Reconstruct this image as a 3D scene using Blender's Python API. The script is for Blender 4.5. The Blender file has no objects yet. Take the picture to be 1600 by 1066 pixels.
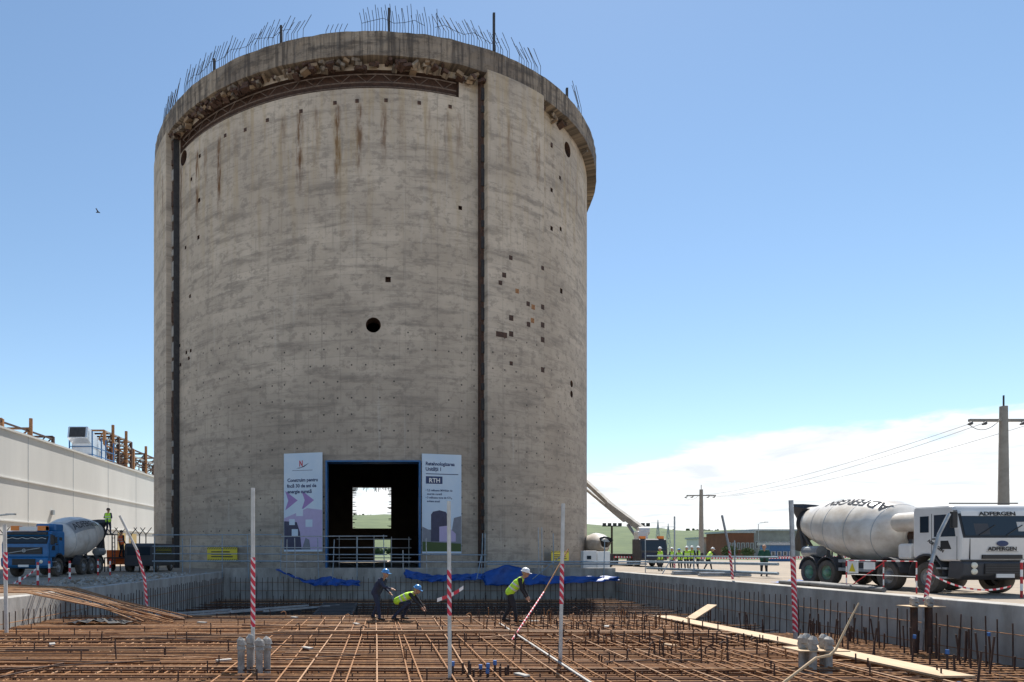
import bpy, bmesh, math, random
import numpy as np
from mathutils import Vector, Matrix, Euler
R_ = math.radians
random.seed(7)
sc = bpy.context.scene
COL = sc.collection
# ------------------------------------------------------------------ camera
EYE = 1.35; F = 1012.0; PX = 600.0; PY = 863.0
cd = bpy.data.cameras.new('camera'); cam = bpy.data.objects.new('camera', cd); COL.objects.link(cam)
cam.location = (0, 0, EYE); cam.rotation_euler = (R_(90), 0, 0)
cd.sensor_width = 36; cd.lens = F/1600*36; cd.shift_x = (800-PX)/1600; cd.shift_y = (PY-533)/1600
cd.clip_end = 9000; cd.clip_start = .1
sc.camera = cam
# ------------------------------------------------------------------ sky, sun, exposure
SUN_EL, SUN_AZ = 56, 18          # sun stands behind the tower, a little to the right
w = bpy.data.worlds.new('World'); sc.world = w; w.use_nodes = True
nt = w.node_tree; nt.nodes.clear()
def N(t, **k):
    n = nt.nodes.new(t)
    for a, b in k.items(): setattr(n, a, b)
    return n
L = lambda a, b: nt.links.new(a, b)
out = N('ShaderNodeOutputWorld'); bg = N('ShaderNodeBackground'); sky = N('ShaderNodeTexSky')
sky.sky_type = 'NISHITA'; sky.sun_disc = False; sky.sun_elevation = R_(SUN_EL); sky.sun_rotation = R_(SUN_AZ)
sky.air_density = 1.0; sky.dust_density = .08; sky.ozone_density = .35
tc = N('ShaderNodeTexCoord'); sp = N('ShaderNodeSeparateXYZ'); L(tc.outputs['Generated'], sp.inputs[0])
def M(op, a, b=None, c=None, clamp=False):
    n = N('ShaderNodeMath', operation=op); n.use_clamp = clamp
    for i, v in enumerate((a, b, c)):
        if v is None: continue
        if isinstance(v, (int, float)): n.inputs[i].default_value = v
        else: L(v, n.inputs[i])
    return n.outputs[0]
el = M('ADD', M('MAXIMUM', sp.outputs[2], 0), .06)
cx = N('ShaderNodeCombineXYZ'); L(M('DIVIDE', sp.outputs[0], el), cx.inputs[0]); L(M('DIVIDE', sp.outputs[1], el), cx.inputs[1])
cn = N('ShaderNodeTexNoise'); cn.inputs['Scale'].default_value = .55; cn.inputs['Detail'].default_value = 7; cn.inputs['Roughness'].default_value = .58
cn.inputs['Distortion'].default_value = .4
L(cx.outputs[0], cn.inputs['Vector'])
mr = N('ShaderNodeMapRange'); mr.interpolation_type = 'SMOOTHSTEP'
# bank of cloud low over the horizon, thicker to the east (right)
low = M('SUBTRACT', M('MULTIPLY_ADD', sp.outputs[0], .07, .105), sp.outputs[2])
L(M('ADD', cn.outputs[0], M('MULTIPLY', low, 4.5)), mr.inputs[0])
mr.inputs[1].default_value = .45; mr.inputs[2].default_value = .56; mr.inputs[3].default_value = 0; mr.inputs[4].default_value = .96
mx = N('ShaderNodeMix', data_type='RGBA'); L(mr.outputs[0], mx.inputs[0])
vm = N('ShaderNodeVectorMath', operation='MULTIPLY'); vm.inputs[1].default_value = (.93, 1.0, 1.0); L(sky.outputs[0], vm.inputs[0]); L(vm.outputs[0], mx.inputs[6])
c2 = N('ShaderNodeTexNoise'); c2.inputs['Scale'].default_value = 1.6; c2.inputs['Detail'].default_value = 8; c2.inputs['Roughness'].default_value = .6; c2.inputs['Distortion'].default_value = .6; L(cx.outputs[0], c2.inputs['Vector'])
cr = N('ShaderNodeValToRGB'); L(c2.outputs[0], cr.inputs[0]); cr.color_ramp.elements[0].position = .35; cr.color_ramp.elements[1].position = .62
cr.color_ramp.elements[0].color = (5.8, 6.1, 6.4, 1); cr.color_ramp.elements[1].color = (7.9, 7.9, 7.9, 1); L(cr.outputs[0], mx.inputs[7])
L(mx.outputs[2], bg.inputs[0]); bg.inputs[1].default_value = .081; L(bg.outputs[0], out.inputs[0])
sd = bpy.data.lights.new('sun', 'SUN'); sun = bpy.data.objects.new('sun', sd); COL.objects.link(sun)
sd.energy = 4.2; sd.angle = R_(.53); sd.color = (1, .95, .87)
sun.rotation_euler = (R_(90-SUN_EL), 0, R_(180-SUN_AZ)); sun.location = (60, 200, 250)
sc.view_settings.view_transform = 'Standard'; sc.view_settings.look = 'None'
sc.view_settings.exposure = .92; sc.view_settings.gamma = 1
# ------------------------------------------------------------------ materials
def mat(name, c, rough=.7, metal=0, var=.25, scale=3, c2=None, bump=0, coord='Object', stretch=None):
    m = bpy.data.materials.new(name); m.use_nodes = True
    t = m.node_tree; b = t.nodes['Principled BSDF']
    b.inputs['Roughness'].default_value = rough; b.inputs['Metallic'].default_value = metal
    if not var and not c2: b.inputs['Base Color'].default_value = (*c, 1); return m
    tc = t.nodes.new('ShaderNodeTexCoord'); nz = t.nodes.new('ShaderNodeTexNoise')
    nz.inputs['Scale'].default_value = scale; nz.inputs['Detail'].default_value = 6; nz.inputs['Roughness'].default_value = .65
    src = tc.outputs[coord]
    if stretch:
        mp = t.nodes.new('ShaderNodeMapping'); mp.inputs['Scale'].default_value = stretch
        t.links.new(src, mp.inputs[0]); src = mp.outputs[0]
    t.links.new(src, nz.inputs['Vector'])
    rp = t.nodes.new('ShaderNodeValToRGB'); rp.color_ramp.elements[0].position = .32; rp.color_ramp.elements[1].position = .68
    d = c2 or tuple(x*(1-var) for x in c)
    rp.color_ramp.elements[0].color = (*d, 1); rp.color_ramp.elements[1].color = (*c, 1)
    t.links.new(nz.outputs[0], rp.inputs[0]); t.links.new(rp.outputs[0], b.inputs['Base Color'])
    if bump:
        bp = t.nodes.new('ShaderNodeBump'); bp.inputs['Strength'].default_value = bump; bp.inputs['Distance'].default_value = .05
        t.links.new(nz.outputs[0], bp.inputs['Height']); t.links.new(bp.outputs[0], b.inputs['Normal'])
    return m
MT = {}
def mm(k, *a, **kw): MT[k] = mat(k, *a, **kw)
mm('rust', (.42, .21, .085), .85, 0, c2=(.17, .075, .035), scale=6)
mm('rust_light', (.50, .30, .16), .75, 0, c2=(.27, .14, .075), scale=9)
mm('dark_rust', (.10, .05, .032), .85, 0, c2=(.035, .022, .018), scale=5)
mm('dark_steel', (.06, .058, .06), .6, .3, c2=(.03, .03, .032))
mm('galv', (.42, .45, .48), .45, .6, var=.35, scale=5)
mm('galv_blue', (.30, .38, .45), .5, .4, var=.35, scale=5)
mm('conc', (.40, .385, .36), .9, 0, c2=(.25, .24, .225), scale=.8, bump=.3)
mm('conc_pale', (.46, .44, .41), .9, 0, c2=(.25, .235, .21), scale=1.6, bump=.4, stretch=(1, 1, .35))
mm('ground', (.34, .275, .205), .95, 0, c2=(.22, .185, .15), scale=.35, bump=.5)
mm('pit_floor', (.12, .085, .06), .95, 0, c2=(.05, .038, .03), scale=1.5, bump=.4)
mm('field', (.11, .145, .055), .95, 0, c2=(.06, .09, .035), scale=.05)
mm('tree_far', (.04, .07, .025), .95, 0, c2=(.02, .04, .015), scale=.4)
mm('white_panel', (.70, .695, .67), .6, 0, var=.14, scale=.35, stretch=(1, .6, .12))
mm('white_paint', (.72, .71, .69), .35, 0, var=.14, scale=1.6)
mm('drum_white', (.74, .71, .66), .30, 0, c2=(.50, .44, .37), scale=1.3)
mm('blue_paint', (.02, .17, .42), .35, 0, var=.35, scale=2)
mm('blue_steel', (.02, .13, .33), .5, 0, var=.3, scale=3)
mm('truss_grey', (.20, .15, .12), .8, 0, c2=(.07, .05, .04), scale=3)
mm('rust_mid', (.17, .08, .04), .9, 0, c2=(.07, .035, .02), scale=5)
mm('rubble_brown', (.30, .21, .13), .95, 0, c2=(.14, .10, .07), scale=2)
mm('painted_inner_shade', (.05, .042, .036), .8, 0, c2=(.025, .02, .018), scale=.6)
mm('black', (.022, .022, .024), .55, 0, var=.4, scale=4)
mm('bumper_grey', (.055, .057, .065), .6, 0, var=.3, scale=3)
mm('rubber', (.05, .046, .042), .9, 0, c2=(.11, .095, .08), scale=2.5)
mm('rim_green', (.10, .30, .20), .6, 0, c2=(.18, .2, .16), scale=5)
mm('rim_grey', (.34, .34, .34), .5, .3, var=.4, scale=5)
mm('glass', (.025, .035, .045), .05, 0, var=0)
mm('tarp', (.008, .085, .38), .45, 0, c2=(.006, .05, .22), scale=2)
mm('red', (.55, .02, .035), .5, 0, var=.2)
mm('white', (.8, .8, .78), .5, 0, var=.08)
mm('post_white', (.62, .61, .58), .6, 0, c2=(.42, .41, .38), scale=4)
mm('orange', (.75, .14, .02), .6, 0, var=.2)
mm('amber', (.8, .22, .02), .3, 0, var=0)
mm('yellow', (.72, .58, .03), .5, 0, var=.15)
mm('hiviz', (.52, .85, .04), .6, 0, var=.15, scale=8)
mm('hiviz_orange', (.9, .16, .03), .6, 0, var=.15, scale=8)
mm('reflect', (.6, .62, .62), .4, 0, var=.1)
mm('navy', (.028, .038, .075), .85, 0, var=.35, scale=7)
mm('darkcloth', (.028, .028, .034), .9, 0, var=.3, scale=7)
mm('greencloth', (.02, .09, .06), .9, 0, var=.3, scale=7)
mm('boots', (.03, .024, .02), .8, 0, var=.3)
mm('skin', (.42, .23, .15), .6, 0, var=.12, scale=9)
mm('helmet_white', (.8, .8, .79), .3, 0, var=.05)
mm('helmet_blue', (.06, .25, .55), .3, 0, var=.1)
mm('wood', (.55, .40, .25), .8, 0, c2=(.40, .28, .17), scale=3, stretch=(1, .2, 1))
mm('wrap', (.42, .40, .37), .7, 0, c2=(.22, .20, .18), scale=6, bump=.5)
mm('cap_blue', (.05, .16, .42), .4, 0, var=.1)
mm('brick_far', (.25, .10, .06), .9, 0, var=.3, scale=.5)
mm('beige', (.50, .38, .17), .7, 0, var=.15)
mm('pole_conc', (.33, .31, .28), .9, 0, var=.25, scale=2)
mm('silver', (.70, .72, .74), .35, .6, var=.12)
mm('hose', (.17, .17, .17), .7, 0, var=.4, scale=5)
mm('light', (.85, .8, .65), .15, 0, var=0)
mm('banner_sky', (.50, .62, .75), .6, 0, c2=(.62, .70, .78), scale=.5)
mm('banner_purple', (.35, .22, .48), .6, 0, var=.1)
mm('banner_lilac', (.47, .40, .60), .6, 0, var=.1)
mm('banner_dark', (.06, .06, .11), .6, 0, var=.3)
mm('banner_grey', (.22, .23, .27), .6, 0, var=.2)
mm('ink', (.03, .05, .13), .6, 0, var=0)

def wall_mat(name, c_hi, c_lo, stain, rust=True, ties=True, dk=.42):
    m = bpy.data.materials.new(name); m.use_nodes = True; t = m.node_tree
    b = t.nodes['Principled BSDF']; b.inputs['Roughness'].default_value = .92
    def n(ty, **k):
        x = t.nodes.new(ty)
        for a, v in k.items(): setattr(x, a, v)
        return x
    def ma(op, a, b_=None, c=None, clamp=False):
        x = n('ShaderNodeMath', operation=op); x.use_clamp = clamp
        for i, v in enumerate((a, b_, c)):
            if v is None: continue
            if isinstance(v, (int, float)): x.inputs[i].default_value = v
            else: t.links.new(v, x.inputs[i])
        return x.outputs[0]
    def comb(a, b_, c=0):
        x = n('ShaderNodeCombineXYZ')
        for i, v in enumerate((a, b_, c)):
            if isinstance(v, (int, float)): x.inputs[i].default_value = v
            else: t.links.new(v, x.inputs[i])
        return x.outputs[0]
    def noise(vec, scale, detail=5, rough=.6):
        x = n('ShaderNodeTexNoise'); x.inputs['Scale'].default_value = scale; x.inputs['Detail'].default_value = detail
        x.inputs['Roughness'].default_value = rough; t.links.new(vec, x.inputs['Vector']); return x.outputs[0]
    def step(v, a, b_, lo=0, hi=1):
        x = n('ShaderNodeMapRange', interpolation_type='SMOOTHSTEP')
        t.links.new(v, x.inputs[0])
        for i, q in enumerate((a, b_, lo, hi)): x.inputs[i+1].default_value = q
        return x.outputs[0]
    def mix(f, a, b_, bt='MIX'):
        x = n('ShaderNodeMix', data_type='RGBA', blend_type=bt)
        if isinstance(f, (int, float)): x.inputs[0].default_value = f
        else: t.links.new(f, x.inputs[0])
        for i, v in ((6, a), (7, b_)):
            if isinstance(v, tuple): x.inputs[i].default_value = (*v, 1)
            else: t.links.new(v, x.inputs[i])
        return x.outputs[2]
    tcn = n('ShaderNodeTexCoord'); s = n('ShaderNodeSeparateXYZ'); t.links.new(tcn.outputs['Object'], s.inputs[0])
    X, Y, V = s.outputs
    ang = ma('ARCTAN2', X, ma('MULTIPLY', Y, -1)); U = ma('MULTIPLY', ang, 21.6)
    base = mix(step(noise(comb(U, V), .16), .38, .64), c_lo, c_hi)
    lay = noise(comb(ma('MULTIPLY', U, .20), ma('MULTIPLY', V, 1.1)), 1.0, 9, .72)      # pour layers
    base = mix(ma('MULTIPLY', step(lay, .48, .66), .68), base, stain)
    wl = n('ShaderNodeTexWhiteNoise', noise_dimensions='1D'); t.links.new(ma('FLOOR', ma('DIVIDE', V, 1.22)), wl.inputs['W'])
    base = mix(ma('MULTIPLY', wl.outputs[0], .20), base, stain)
    pat = noise(comb(ma('MULTIPLY', U, .8), V), 1.5, 9, .74)
    base = mix(ma('MULTIPLY', step(pat, .50, .60), .5), base, stain)
    base = mix(ma('MULTIPLY', step(ma('ADD', V, ma('MULTIPLY', noise(comb(U, V), .12), 14)), 26, 16), .30), base, stain)
    drip = noise(comb(ma('MULTIPLY', U, 3.6), ma('MULTIPLY', V, .14)), 1.0, 6, .68)
    base = mix(ma('MULTIPLY', step(drip, .54 if dk < .5 else .44, .72 if dk < .5 else .6), dk), base, stain)
    pale = noise(comb(ma('MULTIPLY', U, 3.1), ma('MULTIPLY', V, .13), 7.0), 1.0, 3, .5)
    base = mix(ma('MULTIPLY', step(pale, .60, .75), .22), base, (.55, .52, .47))
    jl = ma('FRACT', ma('DIVIDE', V, 1.22)); jl2 = ma('FRACT', ma('DIVIDE', U, 2.44))
    jm = ma('MAXIMUM', ma('LESS_THAN', jl, .022), ma('LESS_THAN', jl2, .010))
    base = mix(ma('MULTIPLY', jm, ma('MULTIPLY', noise(comb(U, V), .6), .6)), base, (.10, .095, .09))
    if ties:
        fu = ma('MULTIPLY', ma('SUBTRACT', ma('FRACT', ma('DIVIDE', U, 1.05)), .5), 1.05)
        fv = ma('MULTIPLY', ma('SUBTRACT', ma('FRACT', ma('DIVIDE', V, 1.22)), .5), 1.22)
        dd = ma('SQRT', ma('ADD', ma('MULTIPLY', fu, fu), ma('MULTIPLY', fv, fv)))
        wn = n('ShaderNodeTexWhiteNoise', noise_dimensions='2D')
        t.links.new(comb(ma('FLOOR', ma('DIVIDE', U, 1.05)), ma('FLOOR', ma('DIVIDE', V, 1.22))), wn.inputs['Vector'])
        on = ma('MULTIPLY', ma('LESS_THAN', dd, .065), ma('MULTIPLY', step(V, 19.5, 17.5), ma('GREATER_THAN', wn.outputs[0], .42)))
        base = mix(ma('MULTIPLY', on, .85), base, (.03, .027, .025))
    if rust:
        cell = ma('FLOOR', ma('DIVIDE', U, 1.55)); wn = n('ShaderNodeTexWhiteNoise', noise_dimensions='1D'); t.links.new(cell, wn.inputs['W'])
        r = wn.outputs[0]; wn2 = n('ShaderNodeTexWhiteNoise', noise_dimensions='1D'); t.links.new(ma('ADD', cell, 31.7), wn2.inputs['W']); r2 = wn2.outputs[0]
        du = ma('SUBTRACT', ma('MULTIPLY', ma('FRACT', ma('DIVIDE', U, 1.55)), 1.55), ma('MULTIPLY_ADD', r, .75, .4))
        wob = ma('MULTIPLY', ma('SUBTRACT', noise(comb(ma('MULTIPLY', U, 3), ma('MULTIPLY', V, .8)), 1.0), .5), .5)
        wide = step(ma('ABSOLUTE', ma('ADD', du, wob)), .02, .38, 1, 0)
        top = step(V, 34.9, 34.2); bot = step(ma('ADD', V, ma('MULTIPLY', r2, 5.0)), 31.5, 35.5)
        stre = noise(comb(ma('MULTIPLY', U, 5), ma('MULTIPLY', V, .7)), 1.0, 5)
        k = ma('MULTIPLY', ma('MULTIPLY', wide, ma('MULTIPLY', top, bot)), ma('MULTIPLY', step(stre, .33, .62), ma('MULTIPLY_ADD', r2, 1.1, .1)), clamp=True)
        base = mix(k, base, (.14, .068, .026))
        tan = ma('MULTIPLY', step(V, 20, 34), ma('MULTIPLY', step(noise(comb(ma('MULTIPLY', U, 1.6), ma('MULTIPLY', V, .12), 3), 1.0, 4), .45, .7), .5))
        base = mix(tan, base, (.40, .29, .15))
    t.links.new(base, b.inputs['Base Color'])
    bp = n('ShaderNodeBump'); bp.inputs['Strength'].default_value = .5; bp.inputs['Distance'].default_value = .06
    t.links.new(ma('ADD', lay, pat), bp.inputs['Height']); t.links.new(bp.outputs[0], b.inputs['Normal'])
    return m
mm('letter_black', (.10, .10, .105), 1, 0, var=0); MT['letter_black'].node_tree.nodes['Principled BSDF'].inputs['Specular IOR Level'].default_value = 0
MT['tower'] = wall_mat('tower_concrete', (.58, .49, .39), (.46, .385, .305), (.215, .182, .15))
MT['ring'] = wall_mat('ring_concrete', (.37, .30, .225), (.21, .165, .125), (.05, .04, .034), rust=False, ties=False, dk=.75)
def stripes(name, c1, c2, freq, diag=1.0, axis=2, thr=.5):
    m = mat(name, c1, .5, var=0); t = m.node_tree
    tcn = t.nodes.new('ShaderNodeTexCoord'); s = t.nodes.new('ShaderNodeSeparateXYZ'); t.links.new(tcn.outputs['Object'], s.inputs[0])
    a = t.nodes.new('ShaderNodeMath'); a.operation = 'MULTIPLY_ADD'; t.links.new(s.outputs[0], a.inputs[0]); a.inputs[1].default_value = diag; t.links.new(s.outputs[axis], a.inputs[2])
    f = t.nodes.new('ShaderNodeMath'); f.operation = 'MULTIPLY'; t.links.new(a.outputs[0], f.inputs[0]); f.inputs[1].default_value = freq
    g = t.nodes.new('ShaderNodeMath'); g.operation = 'FRACT'; t.links.new(f.outputs[0], g.inputs[0])
    h = t.nodes.new('ShaderNodeMath'); h.operation = 'GREATER_THAN'; t.links.new(g.outputs[0], h.inputs[0]); h.inputs[1].default_value = thr
    mx = t.nodes.new('ShaderNodeMix'); mx.data_type = 'RGBA'; t.links.new(h.outputs[0], mx.inputs[0])
    mx.inputs[6].default_value = (*c1, 1); mx.inputs[7].default_value = (*c2, 1)
    t.links.new(mx.outputs[2], t.nodes['Principled BSDF'].inputs['Base Color']); return m
MT['redwhite'] = stripes('red_white_tape', (.55, .02, .05), (.72, .62, .62), 6.0, 1.4, thr=.64)
MT['redwhite_band'] = stripes('red_white_bands', (.5, .02, .03), (.78, .77, .75), 2.4, 0)
MT['tape_x'] = stripes('red_white_ribbon', (.6, .03, .05), (.8, .78, .76), 3.5, 1, 1)
MT['hazard'] = stripes('hazard_stripes', (.70, .56, .03), (.03, .03, .03), 5, 1)
# ------------------------------------------------------------------ mesh builder
class MB:
    def __init__(s): s.v = []; s.f = []; s.m = []; s.mi = 0
    def add(s, vs, fs):
        o = len(s.v); s.v += [tuple(x) for x in vs]; s.f += [tuple(i+o for i in f) for f in fs]; s.m += [s.mi]*len(fs); return s
    def box(s, a, b, M_=None):
        (x0, y0, z0), (x1, y1, z1) = a, b
        vs = [Vector(p) for p in ((x0,y0,z0),(x1,y0,z0),(x1,y1,z0),(x0,y1,z0),(x0,y0,z1),(x1,y0,z1),(x1,y1,z1),(x0,y1,z1))]
        if M_: vs = [M_ @ p for p in vs]
        return s.add(vs, [(0,3,2,1),(4,5,6,7),(0,1,5,4),(1,2,6,5),(2,3,7,6),(3,0,4,7)])
    def tube(s, pts, r, n=6, caps=True):
        pts = [Vector(p) for p in pts]; k = len(pts); rs = r if isinstance(r, (list, tuple)) else [r]*k
        vs = []; fs = []; up = None
        for i, p in enumerate(pts):
            d = (pts[min(i+1, k-1)]-pts[max(i-1, 0)]).normalized()
            if up is None: up = Vector((0, 0, 1)) if abs(d.z) < .9 else Vector((1, 0, 0))
            a = d.cross(up).normalized(); b = a.cross(d).normalized(); up = b
            for j in range(n):
                t = 2*math.pi*(j+.5)/n; vs.append(p+a*math.cos(t)*rs[i]+b*math.sin(t)*rs[i])
        for i in range(k-1):
            for j in range(n):
                q = (j+1) % n; fs.append((i*n+j, i*n+q, (i+1)*n+q, (i+1)*n+j))
        if caps: fs.append(tuple(range(n-1, -1, -1))); fs.append(tuple(range((k-1)*n, k*n)))
        return s.add(vs, fs)
    def bar(s, a, b, w_, h=None):
        a, b = Vector(a), Vector(b); d = (b-a).normalized(); up = Vector((0,0,1)) if abs(d.z) < .95 else Vector((0,1,0))
        x = d.cross(up).normalized(); y = x.cross(d); h = h or w_; vs = []
        for p in (a, b):
            for i, j in ((-1,-1),(1,-1),(1,1),(-1,1)): vs.append(p+x*i*w_/2+y*j*h/2)
        return s.add(vs, [(0,3,2,1),(4,5,6,7),(0,1,5,4),(1,2,6,5),(2,3,7,6),(3,0,4,7)][:6])
    def lathe(s, prof, n=24, M_=None, a0=0, a1=2*math.pi):
        full = abs(a1-a0-2*math.pi) < 1e-6; k = n if full else n+1; vs = []; fs = []
        for r, z in prof:
            for j in range(k):
                t = a0+(a1-a0)*j/n; p = Vector((r*math.cos(t), r*math.sin(t), z)); vs.append(M_ @ p if M_ else p)
        for i in range(len(prof)-1):
            for j in range(n):
                q = (j+1) % k; fs.append((i*k+j, i*k+q, (i+1)*k+q, (i+1)*k+j))
        return s.add(vs, fs)
    def prism(s, poly, a, b, axis='x'):
        mk = {'x': lambda q, c: (c, q[0], q[1]), 'y': lambda q, c: (q[0], c, q[1]), 'z': lambda q, c: (q[0], q[1], c)}[axis]
        n = len(poly); vs = [mk(p, a) for p in poly]+[mk(p, b) for p in poly]
        fs = [tuple(range(n)), tuple(range(2*n-1, n-1, -1))]+[(i, n+i, n+(i+1) % n, (i+1) % n) for i in range(n)]
        return s.add(vs, fs)
    def mesh(s, name, mats, smooth=0):
        me = bpy.data.meshes.new(name); me.from_pydata(s.v, [], s.f)
        for k in (mats if isinstance(mats, (list, tuple)) else [mats]): me.materials.append(MT[k])
        me.polygons.foreach_set('material_index', s.m)
        bm = bmesh.new(); bm.from_mesh(me); bmesh.ops.recalc_face_normals(bm, faces=bm.faces); bm.to_mesh(me); bm.free()
        if smooth:
            me.polygons.foreach_set('use_smooth', [True]*len(me.polygons)); me.set_sharp_from_angle(angle=R_(smooth))
        me.update(); return me
    def build(s, name, mats, parent=None, smooth=0, bevel=0, loc=None):
        o = ob(name, s.mesh(name, mats, smooth), parent)
        if loc: o.location = loc
        if bevel:
            md = o.modifiers.new('bevel', 'BEVEL'); md.width = bevel; md.segments = 2; md.limit_method = 'ANGLE'; md.angle_limit = R_(40)
        return o
def ob(name, me, parent=None, loc=None):
    o = bpy.data.objects.new(name, me); COL.objects.link(o); o.parent = parent
    if loc: o.location = loc
    return o
def tag(o, label=None, cat=None, group=None, kind=None):
    for k, v in (('label', label), ('category', cat), ('group', group), ('kind', kind)):
        if v: o[k] = v
    return o
def empty(name, loc, label, cat, group=None, rz=0):
    o = bpy.data.objects.new(name, None); COL.objects.link(o); o.location = loc; o.rotation_euler.z = rz; o.empty_display_size = .3
    return tag(o, label, cat, group)
def at(x, y, Y): return Vector(((x-PX)/F*Y, Y, EYE-(y-PY)/F*Y))
def evaluated(o):
    dg = bpy.context.evaluated_depsgraph_get(); return bpy.data.meshes.new_from_object(o.evaluated_get(dg))
def text(name, s, size, m, parent, loc, rot=(90, 0, 0), bold=.0, align='CENTER', sx=1, ext=.003):
    cu = bpy.data.curves.new(name, 'FONT'); cu.body = s; cu.size = size; cu.align_x = align; cu.offset = bold*size; cu.extrude = ext; cu.resolution_u = 3
    t = bpy.data.objects.new('tmp', cu); COL.objects.link(t); me = evaluated(t); bpy.data.objects.remove(t)
    me.materials.clear(); me.materials.append(MT[m]); o = ob(name, me, parent); o.location = loc; o.rotation_euler = [R_(a) for a in rot]; o.scale = (sx, 1, 1); return o
# ================================================================== the setting
PX0, PX1, PY0, PY1 = -11.0, 16.0, 3.0, 44.0
g = MB()
for (x0, x1, y0, y1) in ((-4000, PX0, -60, 5000), (PX1, 4000, -60, 5000), (PX0, PX1, PY1, 5000), (PX0, PX1, -60, PY0)):
    g.add([(x0,y0,0),(x1,y0,0),(x1,y1,0),(x0,y1,0)], [(0,1,2,3)])
tag(g.build('ground', 'ground'), kind='structure')
tag(MB().add([(PX0-.3,PY0-.3,-2.6),(PX1+.3,PY0-.3,-2.6),(PX1+.3,PY1+.3,-2.6),(PX0-.3,PY1+.3,-2.6)], [(0,1,2,3)]).build('pit_floor', 'pit_floor'), kind='structure')
f = MB()
f.add([(-4000,112,.006),(4000,112,.006),(4000,4000,.006),(-4000,4000,.006)], [(0,1,2,3)]); f.add([(30,14,.006),(60,14,.006),(60,26,.006),(27,26,.006)], [(0,1,2,3)])
tag(f.build('grass_field', 'field'), kind='structure')
ridge = lambda x: max(20, min(52, 48-.04*x))+3*math.sin(x*.011+1)+1.6*math.sin(x*.031)
h = MB(); nx, ny = 90, 14; vs = []
for j in range(ny):
    for i in range(nx):
        x = -900+i*25; y = 430+j*45; t = j/(ny-1)
        prof = math.sin(min(t*1.25, 1)*math.pi/2)
        z = prof*(ridge(x)+1.0*math.sin(x*.09+j)) + random.uniform(-.3, .3)
        vs.append((x, y, z-.2 if j else -.5))
h.add(vs, [(j*nx+i, j*nx+i+1, (j+1)*nx+i+1, (j+1)*nx+i) for j in range(ny-1) for i in range(nx-1)])
tag(h.build('hill', 'field', smooth=60), kind='structure')
tr = MB()
for i in range(900):
    x = random.uniform(-500, 900); y = random.uniform(880, 1000) if random.random() < .75 else random.uniform(395, 430)
    z = ridge(x)-.5 if y > 600 else 0
    if y < 600 and not (-40 < x < 60): continue
    r = random.uniform(1.5, 3.6)
    for k in range(5):
        c = Vector((x+random.uniform(-r, r), y+random.uniform(-r, r), z+random.uniform(.2, 1.1)*r)); q = r*random.uniform(.4, .7)
        M_ = Matrix.Translation(c) @ Euler((random.random()*3, random.random()*3, 0)).to_matrix().to_4x4()
        tr.lathe([(0, -q), (q*.8, -q*.5), (q, .1*q), (q*.6, q*.8), (0, q)], 6, M_)
tag(tr.build('distant_woodland', 'tree_far'), 'line of dark green trees along the far ridge', 'trees', kind='stuff')
# ------------------------------------------------------------------ pit walls with starter bars
def wall(name, a, b, label, axis, bars, face):
    o = MB().box(a, b).build(name, 'conc_pale', bevel=.02); tag(o, label, 'retaining wall')
    sh = MB().tube([(0,0,-2.3),(.0,.0,-1.2),(0,0,0)], .016, 6).mesh('rebar', 'dark_rust')
    for q in bars:
        p = (q+random.uniform(-.04, .04), face) if axis == 'x' else (face, q+random.uniform(-.04, .04))
        r = ob('rebar', sh, o, (p[0], p[1], random.uniform(-.42, -.28))); r.rotation_euler = (random.gauss(0, .012), random.gauss(0, .012), 0)
    for z in (-.68, -1.25):
        r = MB().tube([(bars[0], face, z), (bars[-1], face, z)] if axis == 'x' else [(face, bars[0], z), (face, bars[-1], z)], .012, 5).build('tie_bar', 'rust', o)
    return o
fr = lambda a, b, s: [a+i*s for i in range(int((b-a)/s)+1)]
wall('retaining_wall', (PX1-.3, PY0, -2.7), (PX1+.35, PY1, .03), 'long grey concrete pit wall below the white mixer truck', 'y', fr(11, 43.5, .36), PX1-.45)
wall('retaining_wall', (PX0-.35, PY0, -2.7), (PX0+.1, PY1, .03), 'shaded concrete pit wall below the blue mixer truck', 'y', fr(11, 43.5, .33), PX0+.25)
wall('retaining_wall', (PX0+.1, PY1-.1, -2.7), (PX1-.3, PY1+.5, .28), 'far concrete pit wall at the foot of the tower', 'x', fr(-10.4, 15, .36), PY1-.25)
# ================================================================== tower
TX, TY, RB, RC, RBUT, TH = -.83, 69.6, 21.6, 22.45, 22.55, 39.3
tower = empty('reactor_building', (TX, TY, 0), 'huge unfinished round concrete containment tower with stained walls', 'tower')
def ring(r0, r1, z0, z1, n=288, rows=14, a0=0, a1=2*math.pi, jit=0):
    b = MB(); full = abs(a1-a0-2*math.pi) < 1e-6; k = n if full else n+1; prof = [(r1, z0+(z1-z0)*i/rows) for i in range(rows+1)]+[(r0, z1+(z0-z1)*i/rows) for i in range(rows+1)]
    vs = []; m_ = len(prof)
    for r, z in prof:
        for j in range(k):
            t = a0+(a1-a0)*j/n; q = r+random.uniform(-jit, jit); vs.append((q*math.sin(t), -q*math.cos(t), z+random.uniform(-jit, jit)*.6))
    fs = []
    for i in range(m_):
        for j in range(n):
            q = (j+1) % k; i2 = (i+1) % m_; fs.append((i*k+j, i*k+q, i2*k+q, i2*k+j))
    if not full: fs += [tuple(i*k for i in range(m_)), tuple(i*k+n for i in range(m_))]
    return b.add(vs, fs)
wallo = ring(RB-1.1, RB, -.5, 37.6).build('wall', 'tower', tower)
cut = MB()
D2 = math.pi/180
def pocket(alpha, z, wd, hg, dep=.35, r=RB, thru=False):
    M_ = Matrix.Rotation(alpha, 4, 'Z'); cut.box((-wd/2, -r-.5, z-hg/2), (wd/2, -r+(2 if thru else dep), z+hg/2), M_)
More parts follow.
